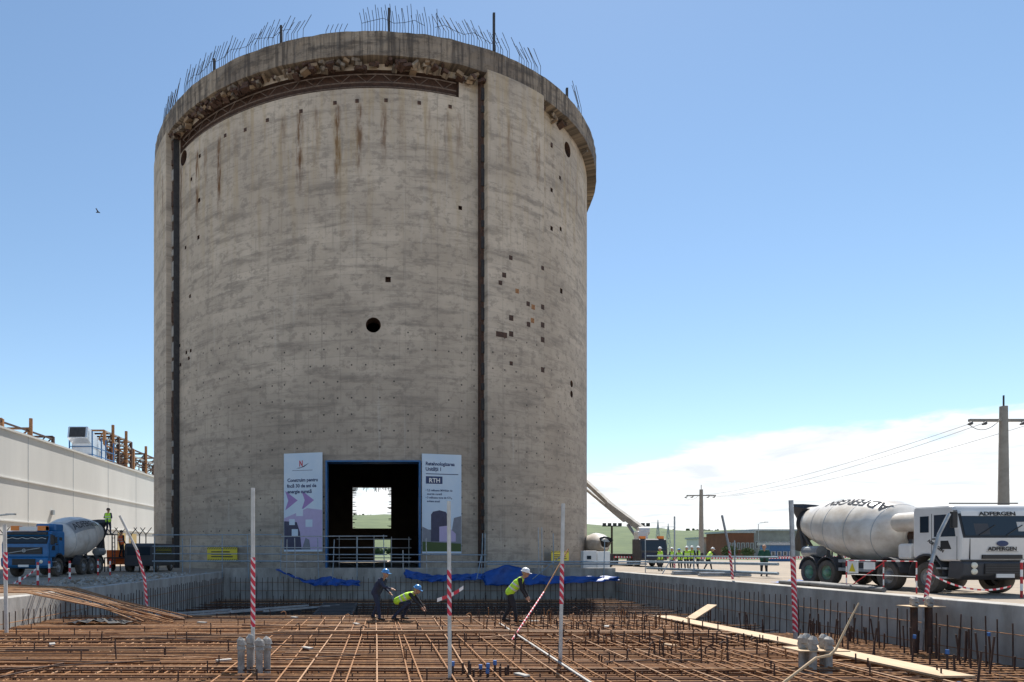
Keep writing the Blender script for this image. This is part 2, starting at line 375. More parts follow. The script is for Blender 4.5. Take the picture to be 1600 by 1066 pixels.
def alpha_of(px, r=RB):           # angle on the wall seen at picture column px
    best = min((abs(PX+F*(TX+r*math.sin(a*D2))/(TY-r*math.cos(a*D2))-px), a) for a in np.arange(-72, 72, .1)); return best[1]*D2
def z_of(px, py, r=RB):
    a = alpha_of(px, r); return EYE+(PY-py)/F*(TY-r*math.cos(a))
def rpocket(px, py, rad, dep=1.6, r=RB):
    a = alpha_of(px, r); M_ = Matrix.Rotation(a, 4, 'Z') @ Matrix.Translation((0, -r, z_of(px, py, r))) @ Matrix.Rotation(math.pi/2, 4, 'X')
    cut.add(*(lambda vs: (vs, [tuple(range(23, -1, -1)), tuple(range(24, 48))]+[(i, (i+1) % 24, 24+(i+1) % 24, 24+i) for i in range(24)]))(
        [M_ @ Vector((rad*math.cos(2*math.pi*i/24), rad*math.sin(2*math.pi*i/24), zz)) for zz in (-dep, .6) for i in range(24)]))
cut.box((-4.34-TX, -RB-1.5, -.6), (2.72-TX, -RB+4, 8.16))                       # gateway
cut.box((-4.38-TX, RB-3, 4.66), (.98-TX, RB+1, 10.4)); cut.box((-1.3-TX, RB-3, -.6), (.9-TX, RB+1, 3.1))   # far openings
for q in (-7.5, 6.2): cut.lathe([(0, RB-3), (.45, RB-3), (.45, RB+1), (0, RB+1)], 12, Matrix.Translation((q, 0, 7.4)) @ Matrix.Rotation(-math.pi/2, 4, 'X'))
rpocket(583, 508, .56)
rpocket(287, 247, .62); rpocket(887, 234, .62); rpocket(278, 607, .42); rpocket(893, 600, .3, .8); rpocket(893, 616, .3, .8)
SQ = [(606,437,.40),(311,313,.34),(299,280,.3),(312,244,.3),(290,387,.3),(310,371,.32),(297,463,.28),(281,540,.28),(291,551,.3),(298,548,.28),
      (295,560,.28),(278,562,.3),(282,570,.3),(277,575,.3),(280,582,.28),(862,228,.3),(875,278,.3),(862,297,.34),(862,357,.36),(876,358,.34),(877,455,.42),(719,325,.3)]
for x, y, s_ in SQ: pocket(alpha_of(x), z_of(x, y), s_, s_)
cut2 = ring(RB-.55, RB+.6, 35.75, 37.1, 110, 1, -51*D2, 17.5*D2)
cut.add(cut2.v, cut2.f)
cuto = cut.build('cutter', 'dark_rust', tower)  # dark tone carries onto cut faces, painting shade into the shallow pockets
bm = bmesh.new(); bm.from_mesh(cuto.data); bmesh.ops.remove_doubles(bm, verts=bm.verts, dist=1e-5); bmesh.ops.dissolve_degenerate(bm, edges=bm.edges, dist=1e-6); bmesh.ops.recalc_face_normals(bm, faces=bm.faces); bm.to_mesh(cuto.data); bm.free()
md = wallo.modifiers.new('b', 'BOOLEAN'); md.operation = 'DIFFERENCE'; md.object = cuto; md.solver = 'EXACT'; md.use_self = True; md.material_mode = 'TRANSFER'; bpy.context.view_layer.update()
me = evaluated(wallo); wallo.modifiers.clear(); wallo.data = me; bpy.data.objects.remove(cuto)
me.polygons.foreach_set('use_smooth', [True]*len(me.polygons)); me.set_sharp_from_angle(angle=R_(25))
me.materials.append(MT['painted_inner_shade']); li = len(me.materials)-1  # near-black on inward wall faces: interior shade put into the colour
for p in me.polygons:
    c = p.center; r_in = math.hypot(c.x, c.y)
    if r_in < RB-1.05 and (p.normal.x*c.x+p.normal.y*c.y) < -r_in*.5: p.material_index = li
# four buttresses, each with embedded plates
BUT = []
for c in (29.75, 119.75, 209.75, -60.25):
    b_ = ring(RB-.1, RBUT, -.5, 37.7, 12, 14, (c-7.25)*D2, (c+7.25)*D2).build('buttress', 'tower', tower, smooth=25); BUT.append(b_)
PL = [(798,403),(788,430),(782,442),(848,419),(825,475),(833,480),(848,480),(799,497),(826,507),(832,501),(848,508),(799,522),(848,531),(799,568),(848,578),(808,455)]
for x, y in PL:
    a = alpha_of(x, RBUT); s_ = random.uniform(.30, .42)
    p = MB().box((-s_/2, -RBUT-.012, -s_/2), (s_/2, -RBUT+.1, s_/2)).build('embedded_plate', random.choice(['dark_rust', 'rust', 'dark_rust']), BUT[0]); p.location.z = z_of(x, y, RBUT); p.rotation_euler.z = a
a = alpha_of(784, RBUT); p = MB().box((-.5, -RBUT-.012, -.2), (.5, -RBUT+.1, .2)).build('embedded_plate', 'dark_rust', BUT[0]); p.location.z = z_of(784, 523, RBUT); p.rotation_euler.z = a
for x, y in ((320,165),(352,212),(383,203),(418,188),(470,174),(523,161),(558,158),(603,157),(655,161),(703,167),(862,226)):
    a = alpha_of(x); s_ = .26; p = MB().box((-s_/2, -RB-.03, -s_/2), (s_/2, -RB+.1, s_/2)).build('embedded_plate', 'dark_rust', tower); p.location.z = z_of(x, y); p.rotation_euler.z = a
# dark vertical chases beside the buttresses: channel with cleats
for a_, sgn in ((22.2, 1), (-52.4, -1)):
    ch = MB(); hwc = .15 if sgn > 0 else .30
    ch.box((-hwc, -RB-.42, -.4), (hwc, -RB+.1, 37.4)); c1 = ch.build('chase', 'dark_rust', tower); c1.rotation_euler.z = a_*D2
    z = .6
    while z < 37:
        hh = random.choice([.5, .9, 1.3]); q = MB().box((-hwc*.8, -RB-.50, z), (hwc*.8, -RB-.40, z+hh)).build('cleat', random.choice(['conc', 'conc', 'conc', 'dark_rust']) if sgn < 0 else 'dark_steel', c1); z += hh+random.uniform(.3, .9)
    MB().box((hwc, -RB-.5, -.4), (hwc+.06, -RB+.05, 37.4)).build('flange', 'dark_steel', c1)
# ring beam, broken ledge, recess band with truss
rb = ring(RB-1.3, RC, 37.55, TH, 220, 3, jit=.035).build('ring_beam', 'ring', tower)
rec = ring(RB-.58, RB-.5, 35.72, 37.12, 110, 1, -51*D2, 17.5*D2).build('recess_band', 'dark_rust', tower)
led = MB()
for i in range(250):
    t = random.uniform(-62, 66)*D2
    if t > 20*D2 and random.random() < .75: continue
    r = RB+random.uniform(.1, .5); s_ = random.uniform(.12, .45); z = random.uniform(36.95, 37.5)
    M_ = Matrix.Rotation(t, 4, 'Z') @ Matrix.Translation((0, -r, z)) @ Euler((random.gauss(0, .3), random.gauss(0, .3), random.gauss(0, .3))).to_matrix().to_4x4()
    led.mi = random.choice([0, 1, 1, 2]); s_ *= .7; led.box((-s_, -.3, -.09), (s_, .22, .13), M_)
tag(led.build('broken_ledge', ['ring', 'dark_rust', 'rubble_brown'], tower), kind='stuff')
pt = lambda t, r, z: (r*math.sin(t*D2), -r*math.cos(t*D2), z)
for r, z in ((RB-.1, 36.85), (RB-.1, 36.25), (RB-.1, 35.9)):
    MB().tube([pt(t, r, z) for t in np.arange(-50, 17.1, 1)], .045, 6).build('truss_chord', 'truss_grey', tower)
for i, t in enumerate(np.arange(-50, 13, 5.2)):
    q = MB(); q.tube([pt(t, RB-.1, 36.85), pt(t+2.0, RB-.1, 36.25), pt(t+4, RB-.1, 36.85)], .025, 5); q.build('truss_brace', 'truss_grey', tower)
MB().lathe([(0, 37.7), (RB-.7, 37.7), (RB-.7, 38.0), (0, 38.0)], 96).build('added_shade_cap', 'conc', tower)  # unseen cap, added to keep daylight out of the tower interior
def topbars(t0, t1, step, hgt, lean):
    sh = MB().tube([(0,0,-.2),(0,0,hgt*.5),(lean,0,hgt)], .022, 5).mesh('rebar', 'dark_steel')
    for t in np.arange(t0, t1, step):
        if random.random() < .1: continue
        o = ob('rebar', sh, rb, pt(t, RC-.35, TH)); o.rotation_euler = (random.gauss(0, .03), random.gauss(0, .035), t*D2); o.scale = (1, 1, random.uniform(.75, 1.12))
topbars(-60, -49, .55, 2.0, .7); topbars(-46, -13, .6, 2.0, .6); topbars(-9, -5, .9, 1.0, .2); topbars(-2, 13, .55, 2.1, -.15); topbars(13, 29, .6, 1.9, -.6); topbars(31, 38, .7, 1.9, -.9); topbars(53, 56, .7, 2.2, -1.4)
for x, hh in ((436, 1.5), (608, 1.9), (775, 3.2), (891, 1.1), (330, 1.2)):
    t = alpha_of(x, RC)/D2; p = pt(t, RC-.3, TH); MB().box((p[0]-.09, p[1]-.09, TH-.1), (p[0]+.09, p[1]+.09, TH+hh)).build('stub_column', 'dark_steel', rb)
for a0, a1 in ((-44, -14), (-2, 12), (12, 28)): MB().tube([pt(t, RC-.3, TH+1.0+.2*math.sin(t)) for t in np.arange(a0, a1, 2)], .016, 5).build('tie_bar', 'dark_steel', rb)
q = MB()
for x0, x1, z0, z1 in ((-4.34, -4.22, -.05, 8.16), (2.60, 2.72, -.05, 8.16), (-4.22, 2.60, 8.04, 8.16)): q.box((x0-TX, -RB-.05, z0), (x1-TX, -RB+1.2, z1))
q.build('door_frame', 'blue_steel', tower)
q = MB()
for i in range(70):      # torn bar ends round the far opening
    e = random.random()
    if i % 3 == 0: p = (random.uniform(-4.3, .9)-TX, 10.4); d = (0, -random.uniform(.2, .7))
    elif i % 3 == 1: p = (-4.38-TX, random.uniform(4.7, 10.3)); d = (random.uniform(.2, .6), 0)
    else: p = (.98-TX, random.uniform(4.7, 10.3)); d = (-random.uniform(.2, .6), 0)
    q.bar((p[0], RB-.6, p[1]), (p[0]+d[0], RB-.7, p[1]+d[1]), .07)
q.build('bent_bar_ends', 'dark_rust', tower)
# ------------------------------------------------------------------ banners and warning boards
def banner(px0, px1, pyt, pyb, label):
    xm = (px0+px1)/2; a = alpha_of(xm); r = RB+.16; Yc = TY-r*math.cos(a); wd = (px1-px0)/F*Yc/math.cos(a); hg = (pyb-pyt)/F*Yc
    o = empty('banner', (TX+r*math.sin(a), Yc, EYE-(pyb-PY)/F*Yc), label, 'banner', 'banners beside the gateway', a)
    MB().box((-wd/2, -.012, 0), (wd/2, .012, hg)).build('sheet', 'banner_sky', o)
    return o, wd, hg
def quad(o, name, m, pts, d=-.018):
    MB().add([(x, d, z) for x, z in pts], [tuple(range(len(pts)))]).build(name, m, o)
o, W, H = banner(444, 506, 708, 862, 'tall pale blue banner left of the gateway with red logo and purple arrows')
for i, s_ in enumerate(('Construim pentru', 'încă 30 de ani de', 'energie curată')): text('lettering', s_, .36, 'ink', o, (-W/2+.28, -.02, H*.71-i*.43), align='LEFT', bold=.03, sx=.92)
text('logo_letter', 'N', .62, 'red', o, (-.16, -.02, H*.865), bold=.03, sx=.6)
quad(o, 'logo_swoosh', 'ink', [(-.55, H*.845), (-.3, H*.853), (.1, H*.86), (.5, H*.90), (.15, H*.868), (-.3, H*.845)])
quad(o, 'logo_line', 'ink', [(-.85, H*.822), (.75, H*.822), (.75, H*.826), (-.85, H*.826)])
for x0 in (-W/2+.1, -.12): quad(o, 'arrow', 'banner_purple', [(x0, H*.42), (x0+1.0, H*.52), (x0, H*.62), (x0+.25, H*.52)], -.016)
quad(o, 'photo_print', 'banner_lilac', [(-W/2+.02, H*.02), (W/2-.02, H*.02), (W/2-.02, H*.42), (W/2-1.2, H*.44), (-W/2+.02, H*.34)], -.0145)
quad(o, 'photo_print', 'banner_dark', [(-W/2+.02, H*.02), (-.1, H*.02), (-.25, H*.2), (-.5, H*.30), (-W/2+.02, H*.31)], -.0165)
quad(o, 'photo_print', 'banner_grey', [(-.1, H*.02), (.6, H*.02), (.5, H*.12), (.2, H*.14)], -.0165)
for x0, z0, s_ in ((-.55, .36, .55), (.2, .25, .55), (-1.1, .27, .45), (-.9, .16, .5)): quad(o, 'icon_tile', 'banner_sky', [(x0, H*z0), (x0+s_, H*z0), (x0+s_, H*z0+s_), (x0, H*z0+s_)], -.019)
o, W, H = banner(658, 721, 710, 865, 'tall pale blue banner right of the gateway with tower picture')
for i, s_ in enumerate(('Retehnologizarea', 'Unității 1')): text('lettering', s_, .37, 'ink', o, (-W/2+.28, -.02, H*.885-i*.40), align='LEFT', bold=.03, sx=.88)
quad(o, 'rule_line', 'ink', [(-W/2+.3, H*.795), (W/2-.25, H*.795), (W/2-.25, H*.803), (-W/2+.3, H*.803)])
quad(o, 'title_box', 'ink', [(-W/2+.3, H*.70), (.05, H*.70), (.05, H*.775), (-W/2+.3, H*.775)]); text('lettering', 'RTH', .46, 'white', o, (-.57, -.024, H*.714), bold=.02)
for i, s_ in enumerate(('• 5,5 milioane MWh/an de', '  energie curată', '• 5 milioane tone de CO₂', '  evitate anual')): text('lettering', s_, .21, 'ink', o, (-W/2+.28, -.02, H*.625-i*.27), align='LEFT', bold=.02, sx=.95)
quad(o, 'photo_print', 'banner_grey', [(-W/2+.02, H*.02), (W/2-.02, H*.02), (W/2-.02, H*.38), (W/2-.6, H*.36), (W/2-.75, H*.24), (-W/2+.5, H*.24), (-W/2+.02, H*.27)], -.0145)
quad(o, 'photo_print', 'banner_dark', [(-.85, H*.12), (.45, H*.12), (.45, H*.39), (.3, H*.42), (-.2, H*.435), (-.7, H*.42), (-.85, H*.39)], -.0165)
quad(o, 'photo_print', 'banner_lilac', [(-.2, H*.12), (1.1, H*.12), (1.1, H*.2), (.4, H*.28), (-.2, H*.27)], -.018)
quad(o, 'photo_print', 'field', [(-W/2+.02, H*.02), (W/2-.02, H*.02), (W/2-.02, H*.1), (-W/2+.02, H*.12)], -.0175)
for x0, x1, y0, y1, lb in ((321, 377, 855, 877, 'yellow hazard board on the tower wall left of the gateway'), (855, 891, 861, 879, 'yellow hazard board by the tower buttress on the right')):
    xm = (x0+x1)/2; rr = RB if xm < 700 else RBUT; a = alpha_of(xm, rr); Yc = TY-(rr+.1)*math.cos(a); wd = (x1-x0)/F*Yc/math.cos(a); hg = (y1-y0)/F*Yc
    o = empty('warning_board', (TX+(rr+.14)*math.sin(a), Yc, EYE-(y1-PY)/F*Yc), lb, 'sign', 'yellow hazard boards', a)
    MB().box((-wd/2, -.015, 0), (wd/2, .015, hg)).build('panel', 'yellow', o)
    for z in (0, hg*.84): MB().box((-wd/2, -.025, z), (wd/2, -.016, z+hg*.16)).build('stripe_edge', 'hazard', o)
    for i in range(3): MB().box((-wd*.36, -.022, hg*(.28+i*.17)), (wd*(.36-.05*i), -.016, hg*(.36+i*.17))).build('printed_line', 'black', o)
# ================================================================== white hall on the left and its roof plant
hall = empty('industrial_hall', (-36, 60, 0), 'long white panel-clad industrial hall behind the blue truck', 'building')
MB().box((-30, -6, -.2), (0, 62, 13.0)).build('wall', 'white_panel', hall)
for z in (8.4, 4.3): MB().box((0, -6, z), (.12, 62, z+.12)).build('ledge', 'white_panel', hall)
for y in np.arange(-4, 62, 9.5): MB().box((0, y, 0), (.015, y+.06, 13)).build('panel_joint', 'galv', hall)
MB().box((-30.2, -6.2, 13), (.15, 62.2, 13.2)).build('roof_edge', 'white_panel', hall)
for y in (27.5, 31.5): MB().box((0, y, 0.1), (.06, y+2.6, 4.0)).build('door', 'beige', hall)
MB().box((0, 10, 5.4), (.25, 10.35, 5.9)).build('wall_lamp', 'galv', hall)
# silver duct unit with blue frame
du = empty('rooftop_duct', (-41, 85, 13.2), 'silver air duct with hooded outlets and blue frame on hall roof', 'duct')
for y0, s_ in ((0, 1), (5.5, .8)):
    MB().prism([(y0, 0), (y0+3.2*s_, 0), (y0+3.2*s_, 2.6*s_), (y0+2.4*s_, 4.6*s_), (y0-1.2, 5.6*s_), (y0-1.6, 3.7*s_), (y0, 3.0*s_)], 0, 3*s_, 'x').build('duct', 'silver', du, bevel=.05)
    MB().prism([(y0-1.64, 3.85*s_), (y0-1.27, 5.45*s_), (y0-1.30, 5.46*s_), (y0-1.67, 3.86*s_)], .3, 2.7*s_, 'x').build('louvre', 'dark_steel', du)
q = MB()
for y in (-.3, 3.4, 5.2, 8.6):
    for x in (-.2, 3.3): q.bar((x, y, 0), (x, y, 4.4 if y > 3 else 5), .16)
for z in (1.2, 2.5): q.bar((3.35, -.3, z), (3.35, 9, z), .12); q.bar((-.2, -.3, z), (3.35, -.3, z), .12)
q.build('support_frame', 'blue_steel', du); du.scale = (.85, .75, .8)
rackn = 0
for (x0, y0, ln, hg, lb) in ((-50, 66, 24, 4.2, 'rusty steel pipe rack above the hall roof at left edge'), (-45, 95, 10, 6.0, 'rusty steel frame behind the silver duct'), (-45, 106, 20, 5.0, 'rusty open steel frame nearest the tower')):
    fo = empty('pipe_rack', (x0, y0, 13.2), lb, 'pipe rack', 'rusty frames above the hall')
    for y in np.arange(0, ln+.1, ln/4):
        q = MB(); q.bar((0, y, 0), (0, y, hg), .35); q.bar((4, y, 0), (4, y, hg), .35); q.bar((0, y, hg), (4, y, hg), .25); q.bar((0, y, 0), (4, y, hg), .14); q.build('bent', random.choice(['dark_rust', 'rust']), fo)
    for z in np.arange(.7, hg+.1, 1.05):
        q = MB(); q.bar((4, 0, z), (4, ln, z), .2); q.bar((0, 0, z), (0, ln, z), .2); q.build('beam', random.choice(['dark_rust', 'rust', 'conc']), fo)
    q = MB()
    for i in range(190):
        y = random.uniform(0, ln-1.5); z = random.uniform(.2, hg-.9); x = random.choice([4, 3, 0]); q.bar((x, y, z), (x+random.uniform(-.5, .5), y+random.uniform(.4, 1.6), z+random.uniform(-.7, .9)), .11)
    tag(q.build('bracing', 'dark_rust', fo), kind='stuff')
    for i in range(2): MB().tube([(4.2, ln*(.25+.5*i), 0), (4.2, ln*(.25+.5*i), hg+1.3)], .22, 8).build('vent_pipe', 'rust', fo)
# ================================================================== trucks
def wheel(parent, x, y, r, wd, side, rimm):
    M_ = Matrix.Translation((x, y, r)) @ Matrix.Rotation(math.pi/2*side, 4, 'Y')
    t = MB().lathe([(r*.56, -wd), (r*.93, -wd), (r, -wd*.85), (r, -.06), (r*.95, 0), (r*.62, .01), (r*.56, -.03)], 28, M_).build('wheel', 'rubber', parent, smooth=40)
    MB().lathe([(r*.58, -.03), (r*.52, -.10), (r*.30, -.12), (r*.27, .0), (r*.2, .05), (0, .06)], 20, M_).build('rim', rimm, t, smooth=35)
    return t
def mixer(loc, label, paint, axles, style, drum_off=0, letters=None, rims=('rim_green', 'rim_grey')):
    T = empty('concrete_mixer_truck', loc, label, 'truck', 'concrete mixer trucks'); hw = 1.25
    roof = 2.86 if style == 'white' else 2.5
    z0 = 1.06
    prof = [(0, z0), (-.03, 1.78), (.17, roof-.28), (.30, roof-.05), (.5, roof), (1.8, roof+.03), (1.85, roof-.1), (1.85, 1.15), (1.6, 1.15), (1.5, 1.25), (.95, 1.25), (.8, z0)]
    cab = MB().prism(prof, -hw, hw, 'x').build('cab', paint, T, bevel=.10)
    def onfront(zz): return -.03+(zz-1.78)/(roof-.28-1.78)*.20
    def fpanel(name, m, x0, x1, za, zb, d=.012):
        ya, yb = onfront(za)-d, onfront(zb)-d
        return MB().add([(x0, ya, za), (x1, ya, za), (x1, yb, zb), (x0, yb, zb), (x0, ya+.03, za), (x1, ya+.03, za), (x1, yb+.03, zb), (x0, yb+.03, zb)], [(0,1,2,3),(7,6,5,4),(0,4,5,1),(1,5,6,2),(2,6,7,3),(3,7,4,0)]).build(name, m, cab)
    ztop = roof-.32
    fpanel('windscreen_seal', 'black', -1.2, 1.2, 1.80, ztop+.03, .006); fpanel('windscreen', 'glass', -1.14, 1.14, 1.87, ztop-.02 if style != 'white' else ztop-.06, .016)
    if style == 'white':
        fpanel('sun_strip', 'white', -1.12, 1.12, ztop-.05, ztop+.1, .02); text('lettering', 'ADFERGEN', .17, 'black', cab, (0, onfront(ztop)-.045, ztop-.035), (78, 0, 0), bold=.03, sx=1.35)
        text('lettering', 'ADFERGEN', .17, 'black', cab, (0, -.045, 1.40), bold=.03, sx=1.05); MB().box((-.5, -.04, 1.36), (.5, -.036, 1.368)).build('rule_line', 'black', cab)
        q = MB().lathe([(0, 0), (.17, 0), (.18, .02), (0, .03)], 20, Matrix.Translation((0, -.03, 1.62)) @ Matrix.Rotation(math.pi/2, 4, 'X')).build('oval_badge', 'ink', cab); q.scale = (1, 1, .5); q.location.z = .81
        MB().box((-.62, -.05, 1.14), (.62, .02, 1.27)).build('intake_slot', 'black', cab)
        for x0 in (-.7, .15): MB().bar((x0, onfront(1.9)-.03, 1.89), (x0+.55, onfront(2.2)-.035, 2.2), .02).build('wiper', 'black', cab)
        fpanel('paper_sheet', 'post_white', .55, .9, 2.0, 2.3, .019); fpanel('seat_back', 'bumper_grey', -.8, -.35, 1.9, 2.25, .0175)
        MB().tube([(-1.1, .6, roof+.06), (1.1, .6, roof+.06)], .02, 6).build('roof_rail', 'black', cab)
        MB().box((-1.26, -.04, 1.085), (1.26, .03, 1.11)).build('panel_gap', 'black', cab)
        for x0 in (-1.0, 1.0): MB().box((x0-.006, -.038, 1.12), (x0+.006, .0, 1.78)).build('panel_gap', 'black', cab)
        for s_ in (-1, 1): text('lettering', 'ADFERGEN', .14, 'black', cab, (s_*(hw+.006), .95, 1.52), (90, -32*s_, 90*s_), bold=.03)
    else:
        MB().box((-.95, -.06, 1.25), (.95, .02, 1.62)).build('grille', 'black', cab)
        for i in range(4): MB().box((-.93, -.075, 1.28+i*.09), (.93, -.05, 1.31+i*.09)).build('grille_bar', 'bumper_grey', cab)
        MB().bar((-.85, -.085, 1.30), (.85, -.085, 1.58), .03).build('diagonal_bar', 'galv', cab); MB().lathe([(.06, 0), (.1, 0), (.1, .02), (.06, .02)], 14, Matrix.Translation((0, -.08, 1.44)) @ Matrix.Rotation(math.pi/2, 4, 'X')).build('round_badge', 'galv', cab)
        MB().box((-1.15, .02, roof-.2), (1.15, .2, roof-.06)).build('sun_visor', 'dark_steel', cab)
        lb = MB().box((-.95, .35, roof+.02), (.95, .65, roof+.24)).build('light_bar', 'white', cab)
        for s_ in (-.95, .5): MB().box((s_, .33, roof+.03), (s_+.45, .67, roof+.28)).build('beacon', 'amber', lb)
        MB().box((.1, .9, roof), (1.2, 1.8, roof+.42)).build('roof_box', paint, cab, bevel=.08)
        MB().tube([(-1.1+.1*i, onfront(ztop-.1)-.03, ztop-.08-.03*math.sin(i*1.2)) for i in range(23)], .015, 5).build('curtain_fringe', 'white', cab)
    for s_ in (-1, 1):
        x = s_*(hw+.004); g_ = lambda y0, y1, za, zb, nm, m, rk=0: MB().add([(x, y0, za), (x, y1, za), (x, y1, zb), (x, y0+rk, zb), (x-s_*.03, y0, za), (x-s_*.03, y1, za), (x-s_*.03, y1, zb), (x-s_*.03, y0+rk, zb)], [(0,1,2,3),(7,6,5,4),(0,4,5,1),(1,5,6,2),(2,6,7,3),(3,7,4,0)]).build(nm, m, cab)
        g_(.20, 1.0, 1.85, roof-.30, 'side_window', 'glass', .1); g_(1.2, 1.55, 2.0, roof-.32, 'side_window', 'glass')
        g_(.14, .155, 1.1, 1.85, 'door_gap', 'black'); g_(1.08, 1.095, 1.27, roof-.25, 'door_gap', 'black')
        g_(.35, .75, 1.45, 1.72, 'door_recess', 'black', .12)
        MB().box((x-.01, .85, 1.76), (x+s_*.04, 1.02, 1.80)).build('door_handle', 'black', cab)
        mi = MB(); mi.bar((s_*hw, .15, roof-.2), (s_*(hw+.28), -.05, roof-.22), .04); mi.box((s_*(hw+.2)-.02, -.14, roof-.75), (s_*(hw+.38), -.02, roof-.24)); mi.build('mirror', 'black', T, bevel=.03)
        # front wheel arch
        ar = MB(); pts = [(axles[0]+.68*math.cos(a), .52+.72*math.sin(a)) for a in np.linspace(.1, math.pi-.1, 12)]
        for (ya, za), (yb, zb) in zip(pts, pts[1:]): ar.add([(s_*.85, ya, za), (s_*(hw+.03), ya, za), (s_*(hw+.03), yb, zb), (s_*.85, yb, zb), (s_*.85, ya, za+.06), (s_*(hw+.03), ya, za+.06), (s_*(hw+.03), yb, zb+.06), (s_*.85, yb, zb+.06)], [(0,1,2,3),(7,6,5,4),(0,4,5,1),(1,5,6,2),(2,6,7,3),(3,7,4,0)])
        ar.build('fender', 'bumper_grey', T)
        for ya in axles[1:]:
            ar = MB(); pts = [(ya+.62*math.cos(a), .52+.62*math.sin(a)) for a in np.linspace(.15, math.pi-.15, 10)]
            for (yb, zb), (yc, zc) in zip(pts, pts[1:]): ar.add([(s_*.8, yb, zb), (s_*hw, yb, zb), (s_*hw, yc, zc), (s_*.8, yc, zc), (s_*.8, yb, zb+.04), (s_*hw, yb, zb+.04), (s_*hw, yc, zc+.04), (s_*.8, yc, zc+.04)], [(0,1,2,3),(7,6,5,4),(0,4,5,1),(1,5,6,2),(2,6,7,3),(3,7,4,0)])
            ar.build('fender', 'bumper_grey', T)
        for i, ya in enumerate(axles): wheel(T, s_*hw*.985, ya, .52, .32, s_, rims[0] if i > len(axles)-3 else rims[1])
        for z in (.62, .95): MB().box((s_*1.16, axles[1]+.75, z), (s_*1.22, axles[-2]-.7, z+.12)).build('side_guard', 'galv', T)
        MB().box((s_*.55, axles[1]+.8, .6), (s_*1.12, axles[-2]-.75, 1.05)).build('tool_box', 'bumper_grey', T, bevel=.03)
        for z in (.5, .8): MB().box((s_*1.0, .5, z), (s_*1.27, .9, z+.06)).build('step', 'galv', T)
    bp = MB().prism([(-.08, .62), (-.1, 1.0), (-.03, 1.07), (.45, 1.07), (.5, .55), (.1, .48)], -hw, hw, 'x').build('bumper', 'bumper_grey' if style == 'white' else paint, T, bevel=.04)
    MB().box((-.62, -.115, .66), (.62, -.08, 1.0)).build('lower_grille', 'black', bp)
    for i in range(4): MB().box((-.6, -.13, .70+i*.08), (.6, -.11, .725+i*.08)).build('grille_bar', 'bumper_grey', bp)
    MB().box((-.28, -.145, .56), (.28, -.12, .68)).build('licence_plate', 'white', bp)
    for s_ in (-1, 1):
        for z in ((.94, .75) if style == 'white' else (.84,)):
            MB().lathe([(0, .03), (.08, .025), (.10, 0), (.10, -.05)], 16, Matrix.Translation((s_*.92, -.10, z)) @ Matrix.Rotation(math.pi/2, 4, 'X')).build('headlight', 'light', bp, smooth=50)
    # chassis, drum, hopper, chute
    end = axles[-1]+1.3
    q = MB()
    for s_ in (-1, 1): q.box((s_*.45-.06, .4, .78), (s_*.45+.06, end, 1.05))
    for y in np.arange(.6, end, 1.2): q.box((-.45, y, .82), (.45, y+.12, 1.0))
    for ya in axles: q.tube([(-1.1, ya, .52), (1.1, ya, .52)], .1, 8)
    q.build('chassis', 'black', T)
    A = Vector((0, 3.0+drum_off, 1.95)); B = Vector((0, 9.0+drum_off, 2.72)); ax = (B-A).normalized(); ln = (B-A).length
    Q = Matrix.Translation(A) @ ax.to_track_quat('Z', 'Y').to_matrix().to_4x4()
    dp = [(0, 0), (.42, .02), (.62, .16), (.98, .75), (1.10, 1.25), (1.15, 1.7), (1.15, 2.5), (1.08, 3.4), (.9, 4.45), (.66, 5.45), (.6, 5.6)]
    dp = [(r*1.1, a) for r, a in dp]; fine = []
    for (r0, a0), (r1, a1) in zip(dp, dp[1:]):
        for k in range(4): fine.append((r0+(r1-r0)*k/4, a0+(a1-a0)*k/4))
    fine.append(dp[-1]); dr = MB().lathe(fine, 48, Q).build('drum', 'drum_white', T, smooth=50)
    rad = lambda a: float(np.interp(a, [p[1] for p in dp], [p[0] for p in dp]))
    for a in (.78, 2.0, 3.3, 4.3): MB().lathe([(rad(a-.015)+.002, a-.015), (rad(a)+.008, a), (rad(a+.015)+.002, a+.015)], 48, Q).build('weld_seam', 'galv', dr)
    MB().lathe([(.60, 5.5), (.70, 5.52), (.72, 5.66), (.70, 5.8), (.58, 5.82), (.5, 5.8)], 40, Q).build('roller_ring', 'black', dr, smooth=40)
    MB().lathe([(0, -.25), (.32, -.25), (.34, .05), (.4, .06)], 20, Q).build('drive_motor', 'dark_rust', T, smooth=40)
    if letters:                                         # lettering wrapped round the shell
        txt, size, want, side, a_start, band = letters
        Rq = Q.to_3x3(); phi0 = max(np.linspace(0, 2*math.pi, 720), key=lambda p: (Rq @ Vector((math.cos(p), math.sin(p), 0))).dot(Vector(side)))
        flip = want if (Rq @ Vector((-math.sin(phi0), math.cos(phi0), 0))).z > 0 else -want
        cu = bpy.data.curves.new('t', 'FONT'); cu.body = txt; cu.size = size; cu.offset = .008; cu.resolution_u = 2; t_ = bpy.data.objects.new('t', cu); COL.objects.link(t_); me = evaluated(t_); bpy.data.objects.remove(t_)
        bm = bmesh.new(); bm.from_mesh(me); bmesh.ops.triangulate(bm, faces=bm.faces); [(bmesh.ops.subdivide_edges(bm, edges=[e for e in bm.edges if e.calc_length() > .07], cuts=1), bmesh.ops.triangulate(bm, faces=bm.faces)) for _ in range(4)]
        for v in bm.verts:
            a = a_start+v.co.x*1.05; h_ = v.co.y-size*.35; r = rad(a)+.018; ph = phi0+flip*h_/r; v.co = Q @ Vector((r*math.cos(ph), r*math.sin(ph), a))
        bm.to_mesh(me); bm.free(); me.materials.clear(); me.materials.append(MT['letter_black']); ob('lettering', me, dr)
